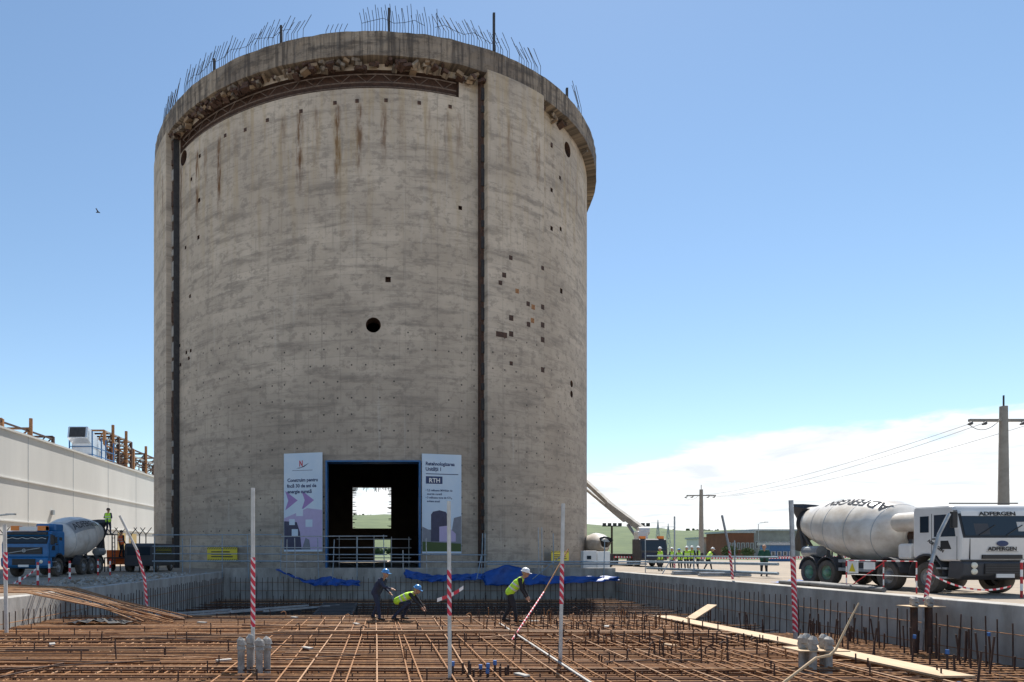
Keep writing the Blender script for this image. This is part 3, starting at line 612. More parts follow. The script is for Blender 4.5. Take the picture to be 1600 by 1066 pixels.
        if band:
            q = MB(); n1, n2 = 16, 8; vs = []
            for i in range(n1+1):
                for j in range(n2+1):
                    a = a_start-.15+i*2.6/n1; r = rad(a)+.009; ph = phi0+(j/n2-.5)*size*1.35/r; vs.append(Q @ Vector((r*math.cos(ph), r*math.sin(ph), a)))
            q.add(vs, [(i*(n2+1)+j, i*(n2+1)+j+1, (i+1)*(n2+1)+j+1, (i+1)*(n2+1)+j) for i in range(n1) for j in range(n2)]); q.build('lettering_band', 'galv', dr)
    e = Q @ Vector((0, 0, 5.7))
    MB().tube([e+Vector((0, .3, .75)), e+Vector((0, .45, .1))], [.75, .35], 10, False).build('hopper', 'bumper_grey', T)
    MB().tube([e+Vector((0, .35, -.3)), e+Vector((0, .75, -.75)), e+Vector((0, .95, -1.2))], [.42, .30, .25], 8, False).build('chute', 'rubber', T)
    q = MB()
    for s_ in (-1, 1):
        q.bar((s_*.5, e.y-.3, 1.0), (s_*.55, e.y, e.z-.2), .14); q.bar((s_*.5, e.y-1.2, 1.0), (s_*.55, e.y, e.z-.3), .1); q.bar((s_*.5, 2.7+drum_off, 1.0), (s_*.35, 2.75+drum_off, 1.8), .16)
    q.build('drum_stand', 'bumper_grey', T)
    MB().tube([(-.9, e.y-1.9, 1.38), (-.9, e.y-.9, 1.38)], .24, 14).build('air_tank', 'galv', T); MB().tube([(.9, e.y-1.9, 1.38), (.9, e.y-.9, 1.38)], .24, 14).build('air_tank', 'galv', T)
    if style == 'white':
        M_ = Matrix.Translation((-.95, 0, 2.42)); MB().tube([(-.62, 1.95, 2.42), (-.62, 3.2, 2.42)], .34, 20).build('water_tank', 'drum_white', T, smooth=40)
        MB().box((-1.1, 2.1, 1.1), (-.5, 2.7, 1.65)).build('pump_box', 'white_paint', T, bevel=.08)
    la = MB()
    for s_ in (-.2, .2): la.bar((hw-.1, e.y+.25+s_, .6), (hw-.1, e.y+.2+s_, 2.55), .05)
    for z in np.arange(.8, 2.5, .3): la.bar((hw-.1, e.y+.05, z), (hw-.1, e.y+.45, z), .035)
    la.box((.2, e.y-.1, 2.5), (hw+.05, e.y+.8, 2.56)); la.build('ladder', 'bumper_grey', T)
    return T
mixer((19.25, 20.2, 0), 'white concrete mixer truck parked along the right pit wall', 'white_paint', (1.3, 3.0, 6.2, 7.3), 'white', .2, ('ADFERGEN', .62, -1, (-.5, 0, .87), .75, False))
mixer((-19.3, 34.8, 0), 'blue cab concrete mixer truck in shade by the white hall', 'blue_paint', (1.2, 4.2, 5.3, 6.4), 'blue', -.2, ('ADFERGEN', .62, 1, (.72, 0, .69), .95, True), ('rim_grey', 'rim_grey'))
# ------------------------------------------------------------------ pump truck with boom, second mixer rear, grey van
pt_ = empty('concrete_pump_truck', (25.0, 60, 0), 'concrete pump truck with long boom reaching behind the tower', 'truck')
cab = MB().prism([(0, .6), (-.05, 1.5), (.2, 2.5), (.4, 2.6), (2, 2.6), (2, .6)], -1.25, 1.25, 'x').build('cab', 'bumper_grey', pt_, bevel=.05)
MB().add([(-1.1, -.06, 1.5), (1.1, -.06, 1.5), (1.1, .13, 2.4), (-1.1, .13, 2.4)], [(0,1,2,3)]).build('windscreen', 'glass', cab)
MB().box((-1.1, -.08, .8), (1.1, .0, 1.3)).build('grille', 'navy', cab)
for s_ in (-1.1, .6): MB().box((s_, .4, 2.6), (s_+.5, .8, 2.85)).build('beacon', 'amber', cab)
for s_ in (-1, 1):
    for y in (1.2, 3, 7, 8.3): wheel(pt_, s_*1.23, y, .5, .32, s_, 'rim_grey')
    MB().bar((s_*1.2, 3.2, .9), (s_*6.0, 3.0, 1.15), .35, .3).build('outrigger', 'black', pt_)
MB().box((-1.1, 2.2, .7), (1.1, 10, 1.2)).build('deck', 'black', pt_); MB().box((-.5, 2.5, 1.2), (.5, 3.6, 3.4)).build('turret', 'white_paint', pt_, bevel=.1)
bo = [Vector((.2, 3, 3.5)), Vector((-1.3, 6, 5.4)), Vector((-2.4, 16, 10.6))]
MB().bar(bo[0], bo[1]+Vector((-.4, 1.5, 1.0)), .5, .55).build('boom_section', 'conc_pale', pt_)
MB().bar((-1.2, 6, 5.5), bo[2], .38, .45).build('boom_section', 'conc_pale', pt_); MB().bar((-.9, 5, 4.5), (-2.3, 15.5, 9.4), .22, .25).build('boom_section', 'conc_pale', pt_)
MB().tube([(.2, 3, 1.9), (-.6, 4.8, 4.1)], .16, 8).build('hydraulic_ram', 'galv', pt_)
MB().tube([(-.3, 3, 3.4), (.7, 3, 3.4)], .42, 12).build('boom_pivot', 'white_paint', pt_)
m2 = empty('concrete_mixer_truck', (19.8, 58, 0), 'rear of a cream mixer drum just right of the tower base', 'truck', 'concrete mixer trucks')
MB().lathe([(0, 0), (.45, 0), (.6, .5), (.95, 1.4), (1.05, 2.5), (.9, 4), (.4, 5)], 24, Matrix.Translation((0, 0, 2.1)) @ Matrix.Rotation(-math.pi/2, 4, 'X')).build('drum', 'drum_white', m2, smooth=50)
MB().box((-.9, .4, .6), (.9, 7, 1.1)).build('chassis', 'black', m2)
MB().tube([(0, -.3, 2.5), (0, .0, 1.9)], [.6, .3], 10, False).build('hopper', 'dark_steel', m2)
for s_ in (-1, 1):
    for y in (1.5, 2.8): wheel(m2, s_*1.1, y, .5, .3, s_, 'rim_grey')
MB().prism([(5.2, .6), (5.2, 2.6), (6.8, 2.6), (7.0, .6)], -1.2, 1.2, 'x').build('cab', 'white_paint', m2, bevel=.05)
hp = empty('pump_hopper', (-18.6, 45.1, 0), 'orange concrete pump hopper behind the blue mixer', 'pump')
MB().prism([(0, .5), (-.1, 1.5), (1.5, 1.5), (1.4, .5)], -.7, .55, 'x').build('hopper_box', 'orange', hp, bevel=.04)
MB().box((-.6, -.75, .92), (1.2, -.1, 1.0)).build('step_plate', 'dark_steel', hp)
for x in (-.55, 1.1):
    for y in (-.7, -.15): MB().bar((x, y, 0), (x, y, .92), .06).build('leg', 'dark_steel', hp)
for s_ in (-.7, .6): wheel(hp, s_, .7, .34, .2, 1 if s_ > 0 else -1, 'rim_grey')
vn = empty('van', (-16.5, 43.6, 0), 'dark grey box van parked beside the tower behind the blue mixer', 'van')
b_ = MB().prism([(0, .4), (0, 1.75), (.15, 1.95), (4.6, 1.95), (4.7, .4)], -1.0, .95, 'x').build('body', 'bumper_grey', vn, bevel=.08)
MB().box((-.8, -.015, 1.15), (.75, .02, 1.7)).build('rear_window', 'glass', b_); MB().box((.94, .5, 1.15), (.965, 3.8, 1.7)).build('side_window', 'glass', b_)
for s_ in (-1, 1):
    for y in (.9, 3.8): wheel(vn, s_*.95, y, .34, .22, s_, 'rim_grey')
# ================================================================== rebar mats
LX0, LX1 = PX0+.15, 9.95
mat_o = empty('rebar_mat', (0, 12, -.95), 'broad rusty reinforcement mat filling the foreground of the pit', 'rebar mat')
xl = LX1-LX0
shx = {k: MB().tube([(LX0, 0, 0), (LX0+xl*.33, .02, .01), (LX0+xl*.66, -.02, -.01), (LX1, 0, 0)], .016, 6).mesh('rebar', k) for k in ('rust', 'rust_light', 'rust_mid')}
shy = {k: MB().tube([(0, 0, 0), (.02, 6, .012), (0, 12.3, 0)], .016, 6).mesh('rebar', k) for k in ('rust', 'rust_light')}
def matbar(sh, loc, rz):
    o = ob('rebar', sh, mat_o); o.location = Vector(loc)-Vector((0, 12, -.95)); o.rotation_euler = (0, 0, rz)
nb = 0
for z in (-.86, -1.12):
    y = 10.2
    while y < 22.4: matbar(shx[random.choice(['rust', 'rust', 'rust', 'rust_mid', 'rust_light'])], (0, y, z+random.uniform(-.015, .03)), random.gauss(0, .006)); y += random.choice([.05, .1, .17, .26]) if z > -1 else random.choice([.1, .24, .34]); nb += 1
    x = LX0+.1
    while x < LX1: matbar(shy[random.choice(['rust', 'rust', 'rust_light'])], (x, 10.1+random.uniform(-2, .3), z+(.04 if x > -3 and z > -1 else -.04)+random.uniform(-.01, .01)), random.gauss(0, .014)); x += random.choice([.24, .34, .40, .55]); nb += 1
q = MB()
for z in (-1.5, -1.9, -2.3):
    for y in np.arange(10.2, 22.4, .3): q.tube([(LX0, y, z), (LX1, y, z)], .016, 5, False)
    for x in np.arange(LX0, LX1, .35): q.tube([(x, 10.2, z-.03), (x, 22.4, z-.03)], .016, 5, False)
for i in range(700):
    x = random.uniform(LX0, LX1); y = random.uniform(10.5, 22.4); q.tube([(x, y, -2.5), (x+random.gauss(0, .02), y, -.85+random.choice([0, 0, .05, .2]))], .014, 5)
tag(q.build('lower_rebar', 'dark_rust', mat_o, loc=(0, -12, .95)), kind='stuff')
q = MB()
for y in np.arange(10.2, 22.4, .13): q.tube([(LX0, y+random.gauss(0, .05), -1.3+random.gauss(0, .04)), (LX1, y+random.gauss(0, .05), -1.3)], .015, 5, False)
for x in np.arange(LX0, LX1, .2): q.tube([(x+random.gauss(0, .04), 10.2, -1.34), (x+random.gauss(0, .06), 22.4, -1.34)], .015, 5, False)
tag(q.build('middle_rebar', 'rust_mid', mat_o, loc=(0, -12, .95)), kind='stuff')  # darker colour than the upper bars paints shade into the gaps
for i in range(46):
    ln_ = random.uniform(1.2, 5); o = MB().tube([(-ln_/2, 0, 0), (0, random.gauss(0, .02), .01), (ln_/2, 0, 0)], .014, 6).build('rebar', random.choice(['rust', 'rust_light', 'dark_rust']), mat_o); o.location = (random.uniform(LX0+2.6, LX1-2.6), random.uniform(-1.5, 10), .14+random.uniform(0, .03)); o.rotation_euler = (0, random.gauss(0, .01), random.choice([random.gauss(0, .06), random.gauss(0, .06), random.uniform(-1.5, 1.5)]))
    if random.random() < .25: tw = ob('loose_offcut', MB().box((-.15, -.06, 0), (.15, .06, .03)).mesh('loose_offcut', random.choice(['wood', 'wrap', 'conc_pale'])), mat_o, (random.uniform(LX0+1, LX1-1), random.uniform(-1, 10), .14)); tw.rotation_euler.z = random.random()*3
for i in range(230):      # upright bars with hooked tops, mostly on the right half
    x = random.triangular(1.5, 9.0, 8.4) if i > 22 else random.uniform(-6, 2); y = random.uniform(13, 22.3); hh = random.uniform(.12, .42)
    pts = [(0, 0, -.6), (0, 0, hh-.05), (.015, 0, hh)]
    if random.random() < .3: pts += [(.07, 0, hh+.03), (.16, 0, hh-.02)]
    o = MB().tube(pts, .016, 5).build('upright_bar', random.choice(['dark_rust', 'dark_rust', 'rust']), mat_o); o.location = Vector((x, y-12, .1)); o.rotation_euler = (random.gauss(0, .04), random.gauss(0, .04), random.random()*6)
# far, deeper mat in the tower's shade
fm = empty('rebar_mat', (0, 33, -1.9), 'deep dark reinforcement mat in the shade near the tower', 'rebar mat'); sh = MB().tube([(PX0+.3, 0, 0), (PX1-.5, 0, 0)], .018, 5).mesh('rebar', 'dark_rust'); sh2 = MB().tube([(PX0+.3, 0, 0), (PX1-.5, 0, 0)], .018, 5).mesh('rebar', 'rust')
for y in np.arange(22.8, 43.4, .33): o = ob('rebar', random.choice([sh, sh, sh2]), fm, (0, y-33, random.uniform(-.05, .25))); o.rotation_euler.z = random.gauss(0, .004)
q = MB()
for x in np.arange(PX0+.4, PX1-.6, .4): q.tube([(x, 22.6, -2.0), (x, 43.4, -2.0)], .018, 5, False)
for i in range(900):
    x = random.uniform(PX0+.4, PX1-.6); y = random.uniform(22.6, 43.3); q.tube([(x, y, -2.5), (x, y, random.uniform(-1.9, -1.25))], .016, 5)
tag(q.build('lower_rebar', 'dark_rust', fm, loc=(0, -33, 1.9)), kind='stuff')
# strip beside the right wall
rm = empty('rebar_mat', (12.5, 16, -1.5), 'narrow lower reinforcement strip along the right pit wall', 'rebar mat'); sh = {k: MB().tube([(0, 0, 0), (0, 12.5, 0)], .018, 5).mesh('rebar', k) for k in ('rust', 'dark_rust')}
for x in np.arange(9.9, 15.5, .22): o = ob('rebar', sh[random.choice(['rust', 'dark_rust'])], rm, (x-12.5, -6, random.uniform(-.02, .05))); o.rotation_euler.z = random.gauss(0, .006)
sh = MB().tube([(-2.7, 0, 0), (3, 0, 0)], .018, 5).mesh('rebar', 'rust')
for y in np.arange(10.3, 22.5, .3): ob('rebar', sh, rm, (0, y-16, .04))
for i in range(95):
    x = random.choice([random.uniform(10, 15.2), random.uniform(14.3, 15.3)]); y = random.uniform(12.2, 22.3); hh = random.uniform(.35, .95); blue = random.random() < .3 and y < 16
    o = MB().tube([(0, 0, -.9), (0, 0, hh)], .022, 6).build('upright_bar', 'dark_rust', rm); o.location = (x-12.5, y-16, 0); o.rotation_euler = (random.gauss(0, .05), random.gauss(0, .05), 0)
    if blue: MB().tube([(0, 0, hh-.06), (0, 0, hh+.03)], .035, 8).build('safety_cap', 'cap_blue', o)
for (xa, ya) in [(random.uniform(1.2, 2.3), random.uniform(11.4, 11.9)) for i in range(12)]:
    o = MB().tube([(0, 0, -.7), (0, 0, .3)], .022, 6).build('upright_bar', 'dark_rust', mat_o); o.location = (xa, ya-12, random.uniform(-.1, .08))
    if random.random() < .4: MB().tube([(0, 0, .25), (0, 0, .33)], .035, 8).build('safety_cap', 'cap_blue', o)
# loose bundles
bd = empty('rebar_bundle', (2.5, 17.1, -.8), 'bundle of straight rusty bars lying across the mat', 'rebar bundle')
for i in range(7): MB().tube([(-5.4+random.uniform(-.4, .4), random.uniform(-.1, .1), .0+.03*(i % 3)), (0, random.uniform(-.08, .08), .03+.03*(i % 3)), (6.3+random.uniform(-.6, .5), random.uniform(-.1, .1), .03*(i % 3))], .018, 6).build('rebar', 'rust_light', bd)
bd = empty('rebar_bundle', (-12, 22, 0), 'fan of long rusty bars drooping over the left pit edge', 'rebar bundle')
for i in range(22):
    y = random.uniform(-3.2, 2.2); e = random.uniform(-.7, .7)
    MB().tube([(-6.5, y*1.1-.6, .05+.02*(i % 4)), (-1.5, y*.85, .12+.02*(i % 4)), (.9, y*.7-.2, .10), (3.0, y*.5-.9+e*.3, -.30), (5.2+e, y*.4-1.6+e*.4, -.78)], .02, 6).build('rebar', random.choice(['rust_light', 'rust_light', 'rust']), bd)
# plank walkway, loose boards
for i, (xa, ya, xb, yb, zz, lb) in enumerate(((9.25, 21.6, 9.6, 16.4, -.775, 'far plank of the walkway at the right of the mat'), (9.55, 16.6, 9.75, 11.0, -.765, 'near plank of the walkway beside the capped bars'), (9.65, 20.4, 10.9, 21.5, -.40, 'short plank propped up at the end of the walkway'))):
    a = Vector((xa, ya, zz-(.35 if i == 2 else 0))); b = Vector((xb, yb, zz)); o = MB().bar(a, b, .62 if i < 2 else .3, .035).build('plank', 'wood'); tag(o, lb, 'plank', 'walkway planks')
    if i == 2: [MB().tube([(b.x-.12, b.y-.1+k*.12, -2.3), (b.x-.12, b.y-.1+k*.12, b.z-.04)], .02, 6).build('upright_bar', 'dark_rust', rm).__setattr__('location', (-12.5, -16, 1.5)) for k in (0, 1)]
pl = MB().bar((3.4, 10.6, -.80), (3.5, 19.6, -.80), .05, .03).build('timber_batten', 'wrap'); tag(pl, 'long pale batten lying lengthwise on the mat below the stooping worker', 'batten')
# steel stair-like form and frames in the pit
st = empty('steel_trestle', (-1.9, 24, -2.0), 'slatted steel trestle standing in the pit left of the workers', 'trestle')
for i in range(9): MB().box((-.75, i*.5, 1.02+.012*i), (.75, i*.5+.18, 1.06+.012*i)).build('slat', 'bumper_grey', st)
for s_ in (-.7, .7):
    MB().bar((s_, 0, 1.0), (s_, 4.4, 1.1), .07, .1).build('rail', 'dark_steel', st)
    for y in (0.1, 4.3): MB().bar((s_, y, -.5), (s_, y, 1.0), .09).build('leg', 'dark_steel', st)
for k, (x, y, lb) in enumerate(((-8.4, 23, 'dark steel support frame at the left of the pit'), (-5.6, 25, 'dark steel support frame left of the slatted trestle'))):
    o = empty('support_frame', (x, y, -2.2), lb, 'frame', 'steel support frames in the pit')
    for i in range(3):
        for s_ in (0, 1.3): MB().bar((s_+i*.9, i*.9, -.3), (s_+i*.9, i*.9, 1.25), .09).build('post', 'dark_steel', o)
    for s_ in (0, 1.3): MB().bar((s_-.3, -.3, 1.3), (s_+2.4, 2.4, 1.3), .07).build('rail', 'galv', o)
    for i in range(3): MB().bar((i*.9-.1, i*.9, 1.2), (1.4+i*.9, i*.9, 1.2), .06).build('rung', 'dark_steel', o)
# wrapped dowel clusters
def dowels(x, y, zt, n, label, plate=True, m='wrap'):
    o = empty('dowel_cluster', (x, y, zt), label, 'dowels', 'clusters of wrapped dowel tubes')
    for i in range(n):
        a = 2*math.pi*i/n+.4; r = .19; px_, py_ = r*math.cos(a)*1.3+random.uniform(-.03, .03), r*math.sin(a)
        d = MB().tube([(px_, py_, -1.6), (px_, py_, -.1)], .066, 10).build('tube', m, o, smooth=40)
        MB().tube([(px_, py_, -.2), (px_+.01, py_, -.17), (px_-.01, py_+.01, -.1), (px_+.015, py_, -.08), (px_, py_, .0), (px_+.02, py_+.01, .03+.04*random.random())], [.07, .085, .07, .088, .08, .05], 9).build('wrapping', 'wrap', d)
    if plate: MB().box((-.45, -.25, -.22), (.5, .3, -.2)).build('template_plate', 'wood', o)
dowels(-2.42, 12.1, -.28, 4, 'grey wrapped dowel tubes at the foot of the left striped pole', False)
dowels(8.25, 12.4, -.30, 5, 'wrapped dowel tubes with plywood template right of the mat')
dowels(15.0, 18.1, .05, 4, 'dowel tubes with white wrapped tops against the right wall', True, 'dark_rust')
# ================================================================== poles with warning tape
def pole(pts, r, label, t0=.35, t1=.62, m='post_white'):
    pts = [Vector(p) for p in pts]
    if len(pts) == 2: pts = [pts[0].lerp(pts[1], i/8) for i in range(9)]
    r *= .82; o = MB().tube(pts, r, 8).build('marker_pole', m); tag(o, label, 'pole', 'poles wound with warning tape'); k = len(pts)-1
    i0, i1 = int(t0*k), max(int(t0*k)+1, int(round(t1*k)))
    tp = MB().tube(pts[i0:i1+1], r*1.12, 8, False).build('warning_tape', 'redwhite', o); return o
pole([(-2.55, 12.6, -1.0), (-2.55, 12.6, 2.6)], .048, 'tall white pole with red tape in front of the left banner', .35, .62)
pole([(1.15, 11.3, -.95), (1.13, 11.3, 2.24)], .043, 'bare white pole with red tape before the right banner', .38, .62)
pole([(3.62, 13.3, -.95), (3.68, 13.3, 2.35)], .046, 'white pole with red tape in front of the buttress', .38, .60)
pole([(11.9, 18.7, -1.5), (11.75, 18.7, 2.85)], .075, 'grey pole with red and white bands before the white truck', .15, .62, 'galv')
pole([(-10.2, 17.5, -.9), (-10.25, 17.5, 2.1)], .06, 'slim pole with tape at the left edge', .5, .75)
pole([at(230, 955, 22), at(226, 905, 22), at(214, 860, 22), at(187, 806, 22)], .05, 'bent white pole leaning over the left pit wall', .0, .5)
pole([(15.35, 18.5, -1.5)]+[at(1446, 940, 18.5), at(1455, 880, 18.5), at(1467, 835, 18.5), at(1483, 803, 18.5)], .06, 'curved grey pole with tape in front of the white cab', .3, .6, 'galv')
pole([at(1145, 905, 30), at(1140, 860, 30), at(1128, 805, 30)], .06, 'tilted steel pole behind the right pit wall', .3, .7, 'galv')
pole([at(1054, 890, 42), at(1054, 807, 42)], .06, 'upright steel tube beside the group of workers', .0, .2, 'galv')
# diagonal taped prop left of the white pole
pole([at(800, 1000, 15), at(830, 955, 16), at(850, 925, 17), at(888, 858, 18)], .022, 'thin leaning rusty prop with pink tape behind the white pole', .3, .7, 'rust')
# short barrier posts by the blue truck and linked tape
for i, (x, y, Y) in enumerate(((59, 913, 26), (77, 912, 29), (109, 908, 30), (172, 900, 38), (153, 900, 38), (31, 914, 25))):
    hgt = .95 if i < 5 else .4; b = at(x, y, Y); b.z = 0
    o = MB().tube([(0, 0, 0), (0, 0, hgt)], .045, 10).build('barrier_post', 'redwhite_band'); o.location = b; tag(o, ['red banded post before the blue truck\'s headlight', 'red and white post by the blue truck\'s front wheel', 'red and white post beside the blue truck\'s side guard', 'slim post by the blue truck\'s rearmost wheel', 'slim post by the blue truck\'s middle rear wheel', 'short stump of post holding sagging tape at left'][i], 'post', 'red and white posts by the blue truck')
def ribbon(pts, wd, label, m='tape_x'):
    pts = [Vector(p) for p in pts]; q = MB(); vs = []
    for i, p in enumerate(pts): vs += [p+Vector((0, 0, wd/2)), p-Vector((0, .01*math.sin(i), wd/2))]
    q.add(vs, [(2*i, 2*i+1, 2*i+3, 2*i+2) for i in range(len(pts)-1)]); tag(q.build('barrier_tape', m), label, 'tape', 'red and white barrier tapes')
sag = lambda a, b, s, n=14: [Vector(a).lerp(Vector(b), i/n)-Vector((0, 0, s*4*(i/n)*(1-i/n))) for i in range(n+1)]
ribbon(sag(at(20, 912, 25), at(58, 888, 26), .05), .07, 'striped tape sagging from the stump to the banded post')
ribbon(sag(at(1448, 893, 18.4), at(1580, 916, 18.8), .28, 18), .05, 'striped tape slung across the front of the white truck')
ribbon([at(683, 938, 16), at(700, 932, 16), at(714, 925, 16), at(724, 918, 16)], .09, 'pink tape end fluttering on the middle white pole')
for i, Y in enumerate((62, 66, 71)): ribbon(sag((22+i, Y, .9), (46+i*2, Y+1, .9), .12), .16, ['nearest striped tape line behind the group of workers', 'middle striped tape line behind the group of workers', 'farthest striped tape line behind the group of workers'][i])
# folding barrier with warning signs next to the white truck
fb = empty('folding_barrier', (17.2, 21.6, 0), 'red and white folding barrier with warning signs by the truck wheels', 'barrier')
for x, y in ((-.35, 2.0), (0, .7), (.15, -.5)): MB().tube([(x, y, 0), (x, y, 1.05)], .022, 8).build('leg', 'redwhite_band', fb)
MB().tube([(-.35, 2, 1.05), (0, .7, 1.05), (.15, -.5, 1.05)], .014, 8).build('top_rail', 'tape_x', fb); MB().tube([(-.35, 2, .55), (0, .7, .55), (.15, -.5, .55)], .014, 8).build('lower_rail', 'white', fb)
MB().bar((-.3, 1.9, .1), (0, .7, 1.0), .028).build('brace', 'red', fb)
MB().box((-.42, 1.35, .6), (-.39, 1.85, 1.02)).build('sign_panel', 'white', fb); MB().prism([(1.45, .66), (1.75, .66), (1.6, .96)], -.435, -.425, 'x').build('warning_triangle', 'yellow', fb); MB().box((-.28, .75, .75), (-.25, 1.25, 1.0)).build('sign_panel', 'white', fb)
fb = empty('road_barrier', (18.9, 19.2, 0), 'red and white barrier post at the right edge', 'barrier')
for x in (0, .7): MB().tube([(x, 0, 0), (x, 0, 1.1)], .035, 8).build('leg', 'redwhite_band', fb)
MB().tube([(0, 0, 1.08), (.7, 0, 1.08)], .03, 8).build('top_rail', 'white', fb)
# ================================================================== scaffold railings
def railing(xa, xb, Y, heights, posts, label, r=.035, ya=None):
    o = empty('scaffold_railing', (xa, Y, 0), label, 'railing', 'tube railings along the pit edge'); Yb = ya or Y
    for z in heights: MB().tube([(0, 0, z), (xb-xa, Yb-Y, z+random.uniform(-.04, .04))], r if z > .9 else r*1.6, 8).build('rail', random.choice(['galv', 'galv_blue']), o)
    for p, top in posts:
        t = (p-xa)/(xb-xa); MB().tube([(p-xa, (Yb-Y)*t+.05, -.4), (p-xa+random.gauss(0, .05), (Yb-Y)*t+.05, top)], .03, 8).build('post', random.choice(['galv', 'galv_blue']), o)
    return o
X = lambda px, Y=43.2: (px-PX)/F*Y
railing(X(238), X(440), 43.2, (.75, 1.25, 1.75, 2.5), [(X(x), t) for x, t in ((240, 2.4), (285, 2.3), (296, 2.3), (347, 2.5), (388, 2.5), (438, 2.2))], 'four-rail tube railing below the left hazard board')
railing(X(440), X(605), 43.0, (.72, 1.2, 1.65, 2.4), [(X(x), t) for x, t in ((448, 2.2), (462, 2.3), (498, 2.3), (520, 2.2), (558, 2.4), (601, 2.5))], 'tube railing across the left half of the gateway')
railing(X(608), X(760), 43.1, (.72, 1.2), [(X(x), t) for x, t in ((630, 1.5), (667, 2.3), (752, 2.6), (757, 2.6))], 'tube railing below the right banner')
railing(X(760), X(1010), 43.1, (.72, .55), [(X(x), t) for x, t in ((842, 3.0), (847, 3.0), (865, 2.6), (943, 2.2), (1008, 2.2))], 'low tube railing in front of the buttress and white cabinet')
railing(X(1010), X(1235, 32), 43.1, (.72, .3, 1.1), [(X(1054), 2), (18.6, 1.2), (19.4, 1.2)], 'tube railing running along the right bank before the workers', .05, 33)
for xa, xb, Y in ((832, 878, 41), (1030, 1052, 40), (745, 752, 42)):
    o = MB().tube([at(xa, 905, Y), at(xb, 868, Y+.5)], .03, 8).build('diagonal_brace', 'galv_blue'); tag(o, {832: 'slanting blue-grey tube above the blue tarp', 1030: 'slanting tube below the workers group', 745: 'short slanting tube by the buttress chase'}[xa], 'tube', 'slanting scaffold tubes')
# inside the gateway: light scaffold
sc_o = empty('scaffold', (-3.6, 52, 0), 'light tube scaffold standing just inside the dark gateway', 'scaffold')
for x in (0, 1.4, 2.8, 4.2, 5.6): MB().tube([(x, 0, 0), (x, 0, 2.6)], .035, 6).build('standard', 'galv', sc_o)
for z in (.9, 1.7, 2.4): MB().tube([(-.2, 0, z), (5.8, 0, z)], .03, 6).build('ledger', 'galv', sc_o)
# fence with forked tops behind the blue truck
for i, x in enumerate((6, 175, 188, 205, 218, 228)):
    p = at(x, 863, 46); p.z = 0; o = empty('fence_post', p, ['forked fence post at the far left edge', 'forked fence post right of the man on the truck', 'forked fence post left of the grey van', 'forked fence post over the middle of the grey van', 'forked fence post over the right of the grey van', 'forked fence post against the tower edge'][i], 'fence post', 'fence posts by the hall')
    MB().tube([(0, 0, 0), (0, 0, 2.6)], .04, 6).build('post', 'dark_steel', o)
    for s_ in (-1, 1): MB().tube([(0, 0, 2.6), (s_*.4, 0, 3.1)], .03, 6).build('fork_arm', 'dark_steel', o)
# ------------------------------------------------------------------ tarps
def tarp(x0, x1, Y, top, bot, label):
    nx, nz = 40, 10; vs = []
    for i in range(nx+1):
        t = i/nx
        for j in range(nz+1):
            s = j/nz; z = top(t)*(1-s)+bot(t)*s; vs.append((x0+(x1-x0)*t+.06*math.sin(9*s+5*t), Y-.12-.30*s+.10*math.sin(t*37+s*4)+.07*math.sin(t*83+2)*s+random.uniform(-.02, .02), z+.03*math.sin(t*50)))
    q = MB().add(vs, [(i*(nz+1)+j, i*(nz+1)+j+1, (i+1)*(nz+1)+j+1, (i+1)*(nz+1)+j) for i in range(nx) for j in range(nz)])
    o = q.build('tarpaulin', 'tarp', smooth=50); tag(o, label, 'tarpaulin', 'blue tarpaulins on the far pit wall'); md = o.modifiers.new('s', 'SOLIDIFY'); md.thickness = .012
tarp(X(432), X(562), 43.3, lambda t: .25-.75*min(t*3.0, 1)+(.25*math.exp(-((t-.62)/.12)**2)), lambda t: .15-1.0*min(t*2.2, 1), 'crumpled blue tarpaulin below the left banner')
tarp(X(632), X(757), 43.3, lambda t: .2-.45*min(t*3, 1)+.2*t, lambda t: -.35-.35*min(t*3, 1)+.25*t, 'blue tarpaulin bunched below the right banner')
tarp(X(755), X(965), 43.2, lambda t: -.25+.75*math.exp(-((t-.18)/.16)**2), lambda t: -.85+.05*t+.3*t*t, 'large blue tarpaulin heaped by the foot of the buttress')
q = MB(); vs = []
for i in range(13):
    for j in range(7): vs.append((16.9+i*.13, 27.2+j*.2, .04+.16*abs(math.sin(i*1.3+j))*math.sin(math.pi*i/12)*math.sin(math.pi*j/6)+.02*random.random()))
tag(q.add(vs, [(i*7+j, i*7+j+1, (i+1)*7+j+1, (i+1)*7+j) for i in range(12) for j in range(6)]).build('tarpaulin', 'tarp', smooth=60), 'small blue tarpaulin on the ground behind the grey hoses', 'tarpaulin')
# hoses, rubble, pipes, cabinet
for i in range(3):
    o = MB().tube([(16.7+.18*i, 27.3-.3*i, .09), (16.9+.2*i, 25.6, .1), (16.6+.16*i, 24, .1), (16.9+.12*i, 22.6, .09), (16.75+.1*i, 21.7+.5*i, .09)], .085, 10).build('hose', 'hose', smooth=60); tag(o, ['grey hose nearest the pit wall edge', 'middle one of the three grey hoses', 'grey hose nearest the truck wheels'][i], 'hose', 'hoses lying by the white truck')
rub = MB()
for i in range(420):
    x = random.uniform(-14.5, -11.1) if i % 4 else random.uniform(-15.5, -11.2); y = random.triangular(24, 42, 30); s_ = random.uniform(.03, .11); M_ = Matrix.Translation((x, y, s_*.3)) @ Euler((random.random()*3, random.random()*3, random.random()*3)).to_matrix().to_4x4()
    rub.mi = random.choice([0, 0, 1, 2]); rub.box((-s_, -s_*.7, -s_*.4), (s_, s_*.6, s_*.5), M_)
tag(rub.build('rubble', ['conc', 'ground', 'conc_pale']), 'loose concrete rubble scattered on the left pit bank', 'rubble', kind='stuff')
cb = empty('electrical_cabinet', (14.6, 45.5, 0), 'white electrical cabinet beside the tower on the right', 'cabinet')
